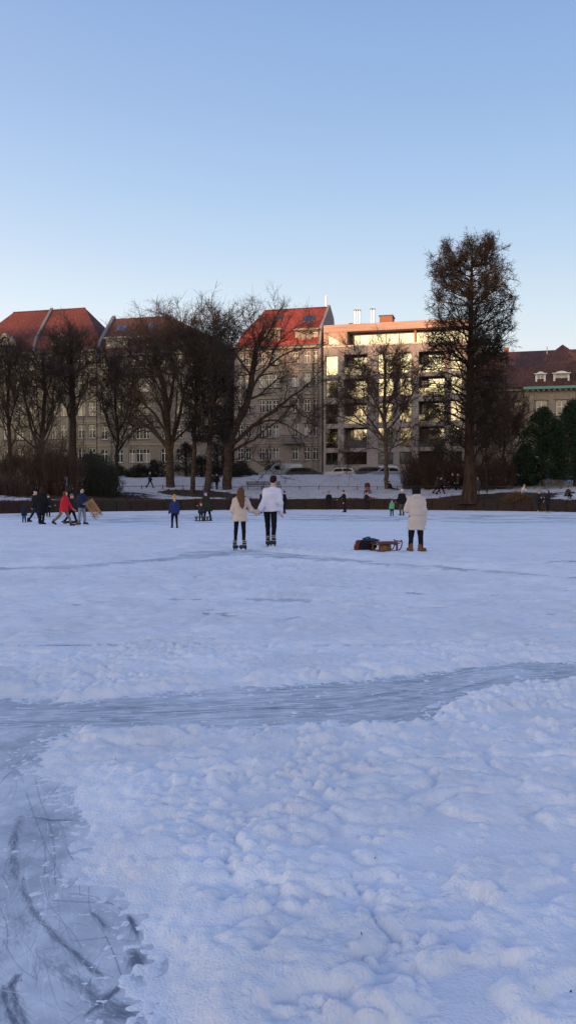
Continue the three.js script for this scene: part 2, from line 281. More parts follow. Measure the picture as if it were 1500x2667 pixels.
{
  const bump = noiseTex(256, (u, v) => { const k = pfbm(u, v, 16, 4, 33); return [k, k, k]; }, false); bump.repeat.set(9, 9);
  const NX0 = -3.1, NX1 = 0.9, NZ0 = 1.2, NZ1 = 5.2;
  const sheet = (rects, x0, z0, T) => { const g = merge(rects.map(([a, b, e, f]) => { const p = new THREE.PlaneGeometry(b - a, f - e); p.rotateX(-Math.PI / 2); p.translate((a + b) / 2, 0, -(e + f) / 2); return p; })), p = g.attributes.position, uv = g.attributes.uv; for (let i = 0; i < p.count; i++) uv.setXY(i, (p.getX(i) - x0) / T, (-p.getZ(i) - z0) / T); return g; };
  const bump2 = bump.clone(); bump2.repeat.set(4, 4); bump2.needsUpdate = true;
  structure('scratched_ice', sheet([[NX0, NX1, NZ0, NZ1]], NX0, NZ0, 4), new THREE.MeshStandardMaterial({ map: iceTexture(4, NX0, NZ0, 0.60, (c, R, line, smear) => { nearMarks(c, R, line, smear); frostGrains(R, line); }), roughness: 0.72, bumpMap: bump2, bumpScale: 0.003 }));
  structure('ice', sheet([[-62, NX0, -48, 92], [NX1, 68, -48, 92], [NX0, NX1, NZ1, 92], [NX0, NX1, -48, NZ0]], -8, 1, 16), new THREE.MeshStandardMaterial({ map: iceTexture(16, -8, 1, 0.55, trackMarks), roughness: 0.72, bumpMap: bump, bumpScale: 0.004 }));
}
const snowBump = noiseTex(512, (u, v) => { const k = 0.6 * pfbm(u, v, 24, 5, 3) + 0.4 * pfbm(u, v, 120, 2, 8); return [k, k, k]; }, false);
snowBump.repeat.set(1.3, 1.3);
const snowTone = noiseTex(256, (u, v) => { const k = 0.90 + 0.10 * pfbm(u, v, 6, 5, 21) + 0.05 * (pfbm(u, v, 48, 3, 27) - 0.5); return [k * 0.985, k * 0.99, k]; });
snowTone.repeat.set(0.21, 0.21);
const snowMat = new THREE.MeshStandardMaterial({ color: rgb(0.85, 0.865, 0.895), map: snowTone, roughness: 0.8, bumpMap: snowBump, bumpScale: 0.008 });
{
  // one sheet, meshed finely where it lies close to the path and coarsely beyond
  const f = (x, z) => (z > shoreZ(x) + 0.25 ? -0.06 : snowY(x, z)), side = spaced(3.15, 62, (x) => 0.10 + 0.03 * (x - 3.15)), xs = spaced(0, 62, (x) => 0.03 + 0.0125 * x);
  const zn = spaced(1.5, 8.06, (z) => 0.0072 + 0.0036 * (z - 1.5)), zc = spaced(1.5, 8.06, () => 0.06), zf = spaced(8, 78.5, (z) => (z < 30 ? 0.032 + 0.0060 * (z - 8) : 0.16 + 0.009 * (z - 30))), zb = [-45, -30, -20, -12, -8, -5, -3, -1, 0, 0.6, 1.0, 1.5], mir = (v) => v.map((q) => -q).reverse();
  const all = [...mir(xs.slice(1)), ...xs], parts = [heightGrid(spaced(-3.2, 3.2, () => 0.0112), zn, f), heightGrid(side, zc, f), heightGrid(mir(side), zc, f), heightGrid(all, zf, f), heightGrid(spaced(-62, 62, () => 1.2), zb, f)];
  structure('snow', mergeGeometries(parts), snowMat);
}
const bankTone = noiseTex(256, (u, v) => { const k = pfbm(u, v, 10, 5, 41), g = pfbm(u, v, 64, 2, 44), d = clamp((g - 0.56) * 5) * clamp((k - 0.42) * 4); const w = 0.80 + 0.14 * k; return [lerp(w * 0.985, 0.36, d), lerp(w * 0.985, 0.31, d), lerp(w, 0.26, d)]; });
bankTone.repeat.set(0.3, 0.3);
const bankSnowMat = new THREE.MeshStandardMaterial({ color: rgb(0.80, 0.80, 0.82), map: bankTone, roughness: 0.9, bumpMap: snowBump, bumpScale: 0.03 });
// bits of twig and leaf blown over the snow
{ const P = [], I = [], R = rng(812); for (let k = 0; k < 70; k++) { const z = 2.2 + R() * R() * 22, x = (R() - .5) * z * 0.8, y = Math.max(0, snowY(x, z)) + 0.004, a = R() * 6.28, r = 0.003 + R() * 0.006, w = 0.0015 + R() * 0.002, o = P.length / 3; P.push(x + Math.cos(a) * r, y, -z + Math.sin(a) * r, x - Math.sin(a) * w, y + 0.004, -z + Math.cos(a) * w, x - Math.cos(a) * r, y + 0.006, -z - Math.sin(a) * r, x + Math.sin(a) * w, y, -z - Math.cos(a) * w); I.push(o, o + 1, o + 2, o, o + 2, o + 3); }
  const g = new THREE.BufferGeometry(); g.setAttribute('position', new THREE.Float32BufferAttribute(P, 3)); g.setIndex(I); g.computeVertexNormals(); const m = mesh('twig_litter', g, std(0.06, 0.045, 0.035, 1), scene); m.userData = { kind: 'stuff', label: 'tiny dark bits of twig scattered on the snow', category: 'litter' }; }
// the bank: earth, and the broken snow that lies on it
const soilTex = noiseTex(256, (u, v) => { const k = pfbm(u, v, 20, 5, 5), q = pfbm(u, v, 7, 3, 12); return [0.25 + 0.2 * k + 0.05 * q, 0.19 + 0.17 * k + 0.04 * q, 0.15 + 0.14 * k]; });
soilTex.repeat.set(0.4, 0.4);
{
  const xs = [...spaced(-260, -40, () => 12), ...spaced(-39.7, 40, () => 0.5), ...spaced(41, 262, () => 12)];
  const zs = [...spaced(-260, -46.4, () => 18), -46.2, -45.8, ...spaced(-45.5, 54, () => 1.5), ...spaced(54.25, 110, () => 0.4), ...spaced(112, 420, () => 14)];
  const soil = (x, z) => (z > -46 && z < shoreZ(x) + 0.05 ? -0.5 : landY(x, z));
  structure('ground', heightGrid(xs, zs, soil), new THREE.MeshStandardMaterial({ map: soilTex, color: rgb(0.30, 0.26, 0.235), roughness: 1 }));
  const bare = (x, z) => {
    const t = bankT(x, z), zs2 = z - shoreZ(x);
    let s = 0.05 + 0.13 * (fbm(x * 0.9, z * 2.2 + 9, 4) - 0.45);
    s -= 0.26 * (1 - sstep(0.4, 2.0, zs2 + (fbm(x * 1.1, z * 1.1, 3) - 0.5) * 2.2)) * (0.7 + 0.5 * fbm(x * 0.25, 3, 2));
    if (x < -8) s -= 0.035 * sstep(-8, -13, x) * (1 - sstep(0.25, 0.5, t));
    for (const [tx, tz, r, a] of barePatches) { const q = Math.hypot(x - tx, (z - tz) * 1.3) / r; if (q < 1) s -= a * (1 - q) * (0.5 + fbm(x * 2, z * 2, 2)); }
    if (t > 0.96) s -= 0.3 * sstep(0.96, 1.02, t);
    return s;
  };
  const barePatches = [[...trunkSpot(1220, 1302), 6, 0.35], [...trunkSpot(505, 1285), 4, 0.22], [...trunkSpot(545, 1290), 4.5, 0.25], [...trunkSpot(200, 1290), 9, 0.16], [...trunkSpot(1310, 1300), 6, 0.3]];
  const xs2 = spaced(-60, 60, (x) => (Math.abs(x) < 34 ? 0.25 : 0.7)), zs2 = spaced(46, 101, () => 0.24);
  // dead leaves lying where the snow has gone
  const L = [[], []], R = rng(303);
  for (let k = 0; k < 26000; k++) { const x = -34 + R() * 70, z = 60 + R() * 32; if (z < shoreZ(x) + 0.3 || bare(x, z) > 0.03 + 0.02 * R() || bankT(x, z) > 0.5) continue; const y = landY(x, z) + 0.015, a = R() * 6.28, r = 0.05 + R() * 0.09, t = (R() - .5) * 0.09, o = L[0].length / 3; L[0].push(x + Math.cos(a) * r, y + t, -z + Math.sin(a) * r, x - Math.sin(a) * r * .6, y + .03 * R(), -z + Math.cos(a) * r * .6, x - Math.cos(a) * r, y - t + .02, -z - Math.sin(a) * r, x + Math.sin(a) * r * .6, y, -z - Math.cos(a) * r * .6); L[1].push(o, o + 1, o + 2, o, o + 2, o + 3); }
  { const g = new THREE.BufferGeometry(); g.setAttribute('position', new THREE.Float32BufferAttribute(L[0], 3)); g.setIndex(L[1]); g.computeVertexNormals(); const m = mesh('leaf_litter', g, std(0.085, 0.045, 0.028, 1), scene); m.userData = { kind: 'stuff', label: 'rust brown dead leaves on the bare earth of the bank', category: 'leaves' }; }
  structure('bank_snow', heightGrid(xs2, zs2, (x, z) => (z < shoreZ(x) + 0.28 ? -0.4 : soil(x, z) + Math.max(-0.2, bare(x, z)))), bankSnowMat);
}
function trunkSpot(px, py) { const p = onLand(px, py); return [p[0], p[2]]; }
// street in front of the houses, with a kerb and a pavement
{
  const strip = (z0, z1, y0, y1) => { const g = box(-160, 160, y0, y1, z0, z1); g.rotateY(YAW); g.translate(0, 0, -FZ0); return g; };
  structure('road', strip(4.2, 9.6, 2.7, 3.04), std(0.075, 0.078, 0.085, 0.9));
  structure('kerb', strip(4.0, 4.196, 2.7, 3.16), std(0.3, 0.3, 0.3, 0.9));
  structure('pavement', strip(0.05, 3.996, 2.7, 3.156), std(0.33, 0.33, 0.34, 0.9));
}
// retaining wall round the far shore: dark stone slabs under a coping, one by one
{
  const R = rng(5), wallMat = [0, 1, 2, 3].map((k) => new THREE.MeshStandardMaterial({ map: soilTex, color: rgb(0.15 + 0.10 * R(), 0.13 + 0.07 * R(), 0.12 + 0.06 * R()), roughness: 0.95 }));
  const w = thing('shore_wall', 'low dark stone retaining wall running along the far edge of the frozen pond', 'wall', [0, 0, -77]);
  const slab = [0, 1, 2].map((k) => { const g = new RoundedBoxGeometry(1, 1, 0.3, 1, 0.02); const p = g.attributes.position; for (let i = 0; i < p.count; i++) p.setZ(i, p.getZ(i) + 0.02 * (hash2(i, k) - .5)); g.computeVertexNormals(); return g; });
  let X = -34; const pts = [];
  while (X < 38) { pts.push(X); X += (1.25 + 0.5 * R()) / Math.sqrt(1 + Math.pow(0.054 * (X - 3), 2)); }
  for (let i = 0; i < pts.length - 1; i++) {
    const xa = pts[i], xb = pts[i + 1], za = shoreZ(xa), zb = shoreZ(xb), L = Math.hypot(xb - xa, zb - za) - 0.03, h = 1.0 + 0.07 * (R() - 0.5);
    const s = mesh('slab', slab[i % 3], wallMat[i % 4], w); s.scale.set(L, h, 1);
    s.position.set((xa + xb) / 2, h / 2 - 0.16, -(za + zb) / 2 + 77 - 0.02 - 0.04 * R()); s.rotation.y = Math.atan2(zb - za, xb - xa);
  }
}
// ---------------------------------------------------------------- the houses across the street
const GY = 3.0, cF = Math.cos(YAW), sF = Math.sin(YAW);
// pixel -> [along the line of house fronts, height], on a plane n metres in front of that line
function fpx(px, py, n = 0) {
  const [x, y, z] = ray(px, py), t = (FZ0 - n / cF) / (z - x * (sF / cF));
  return [(x * t - n * sF) / cF, CAMH + y * t];
}
const plasterTex = noiseTex(256, (u, v) => { const k = 0.86 + 0.2 * (pfbm(u, v, 5, 5, 31) - 0.5) + 0.16 * (pfbm(u, v, 60, 2, 37) - 0.5); return [k, k * 0.985, k * 0.96]; });
const tileTex = noiseTex(256, (u, v, i, j) => { const c = hash2(Math.floor(u * 64), Math.floor(v * 64)), k = 0.66 + 0.34 * c + 0.45 * (pfbm(u, v, 4, 4, 51) - 0.5) - (j % 4 === 0 ? 0.12 : 0); return [k, k * 0.97, k * 0.95]; });
const texd = (t, r) => { const q = t.clone(); q.repeat.set(r, r); q.needsUpdate = true; return q; };
const plaster = (r, g, b) => new THREE.MeshStandardMaterial({ color: rgb(r, g, b), map: texd(plasterTex, 0.14), roughness: 0.95 });
const tiles = (r, g, b) => new THREE.MeshStandardMaterial({ color: rgb(r, g, b), map: texd(tileTex, 0.12), roughness: 0.85 });
const paneBump = noiseTex(128, (u, v) => { const k = pfbm(u, v, 3, 3, 61); return [k, k, k]; }, false);
const glassOld = [0, 1].map((k) => new THREE.MeshPhysicalMaterial({ color: rgb(0.02, 0.022, 0.026), roughness: 0.04 + 0.03 * k, ior: 1.6, bumpMap: paneBump, bumpScale: 0.006 }));
const glassNew = [0, 1].map((k) => new THREE.MeshPhysicalMaterial({ color: rgb(0.42, 0.43, 0.40), metalness: 1, roughness: 0.05 + 0.03 * k, bumpMap: paneBump, bumpScale: 0.004 }));
const curtain = std(0.5, 0.44, 0.36, 0.9), curtainGlass = new THREE.MeshPhysicalMaterial({ color: rgb(0.24, 0.22, 0.19), roughness: 0.9, clearcoat: 1, clearcoatRoughness: 0.05 });
const white = std(0.62, 0.61, 0.58, 0.7), darkFrame = std(0.035, 0.034, 0.034, 0.6), lead = std(0.12, 0.125, 0.14, 0.8), steel = new THREE.MeshStandardMaterial({ color: rgb(0.62, 0.62, 0.62), metalness: 0.9, roughness: 0.32 });
const unitPane = new THREE.BoxGeometry(1, 1, 0.02);
let paneN = 0;

function house(name, label, pxL, pxR, base = GY) {
  const s0 = fpx((pxL + pxR) / 2, 1150)[0];
  const g = thing(name, label, 'building', [s0 * cF, base, -FZ0 - s0 * sF], YAW);
  const put = (nm, geo, mat, parent = g) => { geo.translate(-s0, -base, 0); return mesh(nm, geo, mat, parent); };
  // window in an opening: frame with glazing bars, a sill, and its panes
  const win = (x0, x1, y0, y1, o = {}) => {
    const { n = 0, cols = 2, rows = [0.66], bar = 0.075, frame = white, glass = glassOld, sill = true, set = 0.14, arch = false, parent = g } = o;
    const zf = n - set, bars = [box(x0, x0 + bar, y0, y1, zf - 0.06, zf), box(x1 - bar, x1, y0, y1, zf - 0.06, zf), box(x0 + bar, x1 - bar, y0, y0 + bar, zf - 0.06, zf), box(x0 + bar, x1 - bar, y1 - bar, y1, zf - 0.06, zf)];
    const xs = [x0 + bar]; for (let k = 1; k < cols; k++) { const c = lerp(x0, x1, k / cols); bars.push(box(c - bar / 2, c + bar / 2, y0 + bar, y1 - bar, zf - 0.06, zf + 0.003)); xs.push(c - bar / 2, c + bar / 2); } xs.push(x1 - bar);
    const ys = [y0 + bar]; for (const f of rows) { const c = lerp(y0, y1, f); bars.push(box(x0 + bar, x1 - bar, c - bar / 2, c + bar / 2, zf - 0.058, zf - 0.002)); ys.push(c - bar / 2, c + bar / 2); } ys.push(y1 - bar);
    const w = put('window', merge(bars), frame, parent);
    if (sill) put('sill', box(x0 - 0.1, x1 + 0.1, y0 - 0.12, y0 - 0.003, n - 0.1, n + 0.12), lead, w);
    for (let i = 0; i < xs.length; i += 2) for (let j = 0; j < ys.length; j += 2) {
      paneN++; const drawn = glass === glassOld && j === 0 && hash2(Math.round(x0 * 31), Math.round(y0 * 17)) < 0.3; const p = mesh('pane', unitPane, drawn ? curtainGlass : glass[paneN % 2], w), tw = (hash2(paneN, 3) - 0.5);
      p.scale.set(xs[i + 1] - xs[i] - 0.004, ys[j + 1] - ys[j] - 0.004, 1); p.position.set((xs[i] + xs[i + 1]) / 2 - s0, (ys[j] + ys[j + 1]) / 2 - base, zf - 0.03);
      p.rotation.y = tw * 0.012; p.rotation.x = (hash2(paneN, 9) - 0.5) * 0.01;
    }
    return w;
  };
  // a wall with real openings cut through it
  const wall = (nm, outline, holes, mat, n = 0, thick = 0.32, parent = g) => {
    const sh = new THREE.Shape(outline.map(([a, b]) => new THREE.Vector2(a, b)));
    for (const [x0, x1, y0, y1, arch] of holes) { const h = new THREE.Path(); h.moveTo(x0, y0); h.lineTo(x1, y0); if (arch) { const r = (x1 - x0) / 2; h.lineTo(x1, y1 - r); h.absarc((x0 + x1) / 2, y1 - r, r, 0, Math.PI, false); h.lineTo(x0, y0); } else { h.lineTo(x1, y1); h.lineTo(x0, y1); h.lineTo(x0, y0); } sh.holes.push(h); }
    const geo = new THREE.ExtrudeGeometry(sh, { depth: thick, bevelEnabled: false, curveSegments: 10 }); geo.translate(0, 0, n - thick); return put(nm, geo, mat, parent);
  };
  // roof solid given as a list of [along, height, n]; texture laid along and up the slope
  const hull = (nm, pts, mat, parent = g) => {
    const geo = new ConvexGeometry(pts.map(([a, b, c]) => V(a, b, c))), p = geo.attributes.position, uv = new Float32Array(p.count * 2);
    for (let i = 0; i < p.count; i++) { uv[i * 2] = p.getX(i) * 1 + p.getZ(i) * 0.3; uv[i * 2 + 1] = p.getY(i) * 1.2; }
    geo.setAttribute('uv', new THREE.BufferAttribute(uv, 2)); return put(nm, geo, mat, parent);
  };
  const mansard = (eL, eR, bL, bR, rL, rR, mat, { nE = 0.45, nB = -0.7, nR = -4.6, gableL, gableR } = {}) => {
    const E = [fpx(...eL, nE), fpx(...eR, nE)], B = [fpx(...bL, nB), fpx(...bR, nB)], R = [fpx(...rL, nR), fpx(...rR, nR)], nk = 2 * nR;
    if (gableL) { B[0][0] = R[0][0] = E[0][0]; } if (gableR) { B[1][0] = R[1][0] = E[1][0]; }
    E[0][1] = E[1][1] = (E[0][1] + E[1][1]) / 2; B[0][1] = B[1][1] = (B[0][1] + B[1][1]) / 2; R[0][1] = R[1][1] = (R[0][1] + R[1][1]) / 2;
    const pts = []; for (const q of E) pts.push([...q, nE], [...q, nk - nE]); for (const q of B) pts.push([...q, nB], [...q, nk - nB]); for (const q of R) pts.push([...q, nR]);
    return { roof: hull('roof', pts, mat), E, B, R, nk };
  };
  return { g, put, win, wall, hull, mansard, s0, base };
}
const S = (px, y = 1050) => fpx(px, y)[0];
const Yat = (py, px) => fpx(px, py)[1];
function oldFront(H, pxL, pxR, eave, rowsPx, cols, ref, mat, { w = 1.15, h = 1.85, n = 0, archRow = -1, skip = () => false, parent } = {}) {
  const x0 = S(pxL), x1 = S(pxR), holes = [], list = [];
  rowsPx.forEach((py, r) => { const yc = Yat(py, ref); for (const c of cols) { if (skip(c, r)) continue; const xc = S(c), hh = r === 0 ? h * 0.92 : h; if (xc - w / 2 < x0 + 0.1 || xc + w / 2 > x1 - 0.1) continue; holes.push([xc - w / 2, xc + w / 2, yc - hh / 2, yc + hh / 2, r === archRow]); list.push([xc - w / 2, xc + w / 2, yc - hh / 2, yc + hh / 2, r]); } });
  const wl = H.wall('wall', [[x0, GY], [x1, GY], [x1, eave], [x0, eave]], holes, mat, n);
  for (const [a, b, c, d, r] of list) {
    H.win(a + 0.02, b - 0.02, c + 0.02, d - 0.02, { n });
    if (r !== archRow) H.put('window_head', box(a - 0.14, b + 0.14, d + 0.1, d + 0.28, n + 0.004, n + 0.14), trim);
  }
  { const gt = new THREE.CylinderGeometry(0.09, 0.09, x1 - x0, 8); gt.rotateZ(Math.PI / 2); gt.translate((x0 + x1) / 2, eave + 0.02, n + 0.58); H.put('gutter', gt, lead);
    for (const q of [0.12, 0.9]) { const dp = new THREE.CylinderGeometry(0.06, 0.06, eave - GY - 0.3, 7); dp.translate(lerp(x0, x1, q), (eave + GY) / 2, n + 0.17); H.put('downpipe', dp, lead); } }
  // string courses between the storeys
  for (let r = 0; r < rowsPx.length - 1; r++) { const y = (Yat(rowsPx[r], ref) + Yat(rowsPx[r + 1], ref)) / 2 - 0.1; H.put('string_course', box(x0, x1, y - 0.09, y + 0.09, n + 0.004, n + 0.1), trim); }
  return wl;
}
const trim = plaster(0.38, 0.34, 0.28);
const redTiles = tiles(0.36, 0.062, 0.040), dullTiles = tiles(0.135, 0.037, 0.029), brownTiles = tiles(0.095, 0.042, 0.038), deepTiles = tiles(0.10, 0.042, 0.035);
const skylight = (H, px0, px1, py0, py1, nTop, nBot, mat = glassNew[0], kerb = lead) => {
  // tilted roof light lying just proud of the slope
  const a = fpx(px0, py1, nBot), b = fpx(px1, py1, nBot), c = fpx(px1, py0, nTop), d = fpx(px0, py0, nTop);
  const L = Math.hypot(c[1] - b[1], nTop - nBot), ang = Math.atan2(nBot - nTop, c[1] - b[1]), w = b[0] - a[0];
  const f = new THREE.BoxGeometry(w, L, 0.14); f.rotateX(-ang); f.translate((a[0] + b[0]) / 2, (b[1] + c[1]) / 2, (nTop + nBot) / 2 + 0.05);
  const fr = H.put('roof_light', f, kerb); const q = new THREE.BoxGeometry(w - 0.2, L - 0.2, 0.02); q.rotateX(-ang); q.translate((a[0] + b[0]) / 2, (b[1] + c[1]) / 2 + 0.1 * Math.sin(ang), (nTop + nBot) / 2 + 0.05 + 0.1 * Math.cos(ang)); H.put('pane', q, mat, fr);
};
const slopeN = (M, y) => { const [e, b, r] = [[M.E[0][1], 0.45], [M.B[0][1], -0.7], [M.R[0][1], -4.6]]; return y < b[0] ? lerp(e[1], b[1], (y - e[0]) / (b[0] - e[0])) : lerp(b[1], r[1], (y - b[0]) / (r[0] - b[0])); };
const onRoof = (M, px, py) => { let n = -1; for (let k = 0; k < 12; k++) { const y = fpx(px, py, n)[1]; n = lerp(n, slopeN(M, y), 0.6); } return n; };
// --- cream house with the long red roof
{
  const H = house('apartment_house', 'cream apartment house with long hipped red roof and ornate curved gable dormers', -60, 252);
  const mat = plaster(0.27, 0.245, 0.20), M = H.mansard([-70, 916], [253, 914], [-66, 884], [256, 879], [36, 812], [223, 805], dullTiles);
  const eave = M.E[0][1];
  oldFront(H, -68, 252, eave, [946, 1006, 1068, 1126, 1186], [-45, -12, 18, 52, 86, 150, 172, 212, 240], 150, mat, { skip: (c) => c > 130 && c < 190 });
  H.put('body', box(S(-68), S(252), GY, eave, M.nk, -0.325), mat);
  H.put('cornice', box(S(-68), S(252) + 0.1, eave - 0.35, eave - 0.02, 0.004, 0.5), trim);
  // shallow bay in the middle of the front
  const b0 = S(138), b1 = S(186), rows = [1006, 1068, 1126, 1186], holes = rows.flatMap((py) => [150, 173].map((c) => [S(c) - 0.5, S(c) + 0.5, Yat(py, 150) - 0.95, Yat(py, 150) + 0.95]));
  H.wall('bay', [[b0, GY], [b1, GY], [b1, Yat(962, 150)], [b0, Yat(962, 150)]], holes, mat, 0.75, 0.7);
  for (const h of holes) H.win(h[0] + 0.02, h[1] - 0.02, h[2] + 0.02, h[3] - 0.02, { n: 0.75 });
  H.put('bay_roof', box(b0 - 0.1, b1 + 0.1, Yat(962, 150), Yat(958, 150), 0.004, 0.9), lead);
  for (const dx of [0, -148]) {
    const P = [[136, 899], [138, 890], [144, 883], [150, 879], [154, 871], [160, 867], [167, 870], [171, 877], [178, 882], [184, 890], [186, 899]].map(([a, b]) => fpx(a + dx, b, 0.2)).map(([a, b]) => [a, b]);
    const wc = fpx(160 + dx, 887, 0.2), dm = H.wall('dormer', P, [[wc[0] - 0.62, wc[0] + 0.62, wc[1] - 0.25, wc[1] + 0.55, true]], trim, 0.2, 2.4);
    H.win(wc[0] - 0.6, wc[0] + 0.6, wc[1] - 0.23, wc[1] + 0.5, { n: 0.2, rows: [], sill: false, set: 0.3, frame: darkFrame, parent: dm });
  }
  // raised party wall across the roof, sheathed in lead
  const a = fpx(86, 906, 0.5), r = [a[0], M.R[0][1]];
  H.hull('party_wall', [-0.22, 0.22].flatMap((d) => [[a[0] + d, M.E[0][1], 0.6], [a[0] + d, M.B[0][1] + 0.2, -0.45], [a[0] + d, r[1] + 0.35, -4.6], [a[0] + d, M.E[0][1], -4.6]]), lead);
  H.hull('ridge_cap', [-0.12, 0.12].flatMap((d) => [[M.R[0][0], M.R[0][1] - 0.05, -4.6 + d], [M.R[0][0], M.R[0][1] + 0.1, -4.6 + d * 0.6], [M.R[1][0], M.R[1][1] - 0.05, -4.6 + d], [M.R[1][0], M.R[1][1] + 0.1, -4.6 + d * 0.6]]), deepTiles);
}
// --- house with the dark red hipped roof
{
  const H = house('apartment_house', 'beige apartment house with dull brownish red hipped roof and two roof lights', 254, 576);
  const mat = plaster(0.26, 0.24, 0.215), M = H.mansard([254, 915], [577, 917], [256, 884], [552, 886], [276, 830], [440, 824], deepTiles, { gableL: true });
  const eave = M.E[0][1];
  oldFront(H, 254, 576, eave, [942, 1003, 1064, 1126, 1187], [272, 312, 344, 363, 381, 428, 468, 504, 545], 350, mat, { archRow: 4, w: 1.0 });
  H.put('body', box(S(254), S(576), GY, eave, M.nk, -0.325), mat);
  H.put('cornice', box(S(254) + 0.12, S(576), eave - 0.35, eave - 0.02, 0.004, 0.5), trim);
  const x = M.E[0][0];
  H.hull('party_wall', [-0.25, 0.25].flatMap((d) => [[x + d, M.E[0][1] - 0.9, 0.55], [x + d, M.E[0][1] + 0.5, 0.7], [x + d, M.B[0][1] + 0.3, -0.4], [x + d, M.R[0][1] + 0.45, -4.6], [x + d, M.E[0][1], -9.2], [x + d, M.E[0][1] - 0.9, -9.2]]), lead);
  for (const [p0, p1, q0, q1] of [[302, 313, 848, 861], [315, 327, 848, 861], [384, 404, 843, 856]]) { const nt = onRoof(M, p0, q0), nb = onRoof(M, p0, q1); skylight(H, p0, p1, q0, q1, nt, nb); }
  const wide = (p0, p1, t, b, cols) => { const A = fpx(p0, b, -0.1), B = fpx(p1, t, -0.1), d = H.wall('dormer', [[A[0], A[1]], [B[0], A[1]], [B[0], B[1]], [A[0], B[1]]], cols.map((c) => { const q = fpx(c, (t + b) / 2, -0.1); return [q[0] - 0.42, q[0] + 0.42, A[1] + 0.35, B[1] - 0.3]; }), mat, -0.1, 2.2);
    H.put('dormer_roof', box(A[0] - 0.2, B[0] + 0.2, B[1] + 0.003, B[1] + 0.2, -2.4, 0.15), trim, d);
    for (const c of cols) { const q = fpx(c, (t + b) / 2, -0.1); H.win(q[0] - 0.4, q[0] + 0.4, A[1] + 0.37, B[1] - 0.32, { n: -0.1, rows: [], sill: false, parent: d }); } };
  wide(276, 332, 880, 908, [284, 297, 311, 324]); wide(364, 392, 878, 908, [371, 384]); wide(440, 478, 882, 909, [449, 468]);
}
// --- low house set back in the gap
{
  const H = house('gap_building', 'low narrow building set back and squeezed between two taller red roofed houses', 578, 609);
  const top = Yat(926, 590), mat = plaster(0.29, 0.265, 0.235), holes = [[586, 950], [601, 950], [586, 1012], [601, 1012], [586, 1072], [601, 1072]].map(([a, b]) => [S(a) - 0.35, S(a) + 0.35, Yat(b, 590) - 0.8, Yat(b, 590) + 0.8]);
  H.wall('wall', [[S(577), GY], [S(609.5), GY], [S(609.5), top], [S(577), top]], holes, mat, -5.0);
  for (const h of holes) H.win(h[0] + 0.02, h[1] - 0.02, h[2] + 0.02, h[3] - 0.02, { n: -5.0, rows: [], sill: true });
  H.put('body', box(S(577), S(609.5), GY, top, -12, -5.325), mat);
  H.put('roof', box(S(577) + 0.05, S(609.5) - 0.05, top + 0.003, top + 0.25, -12, -4.9), lead);
}
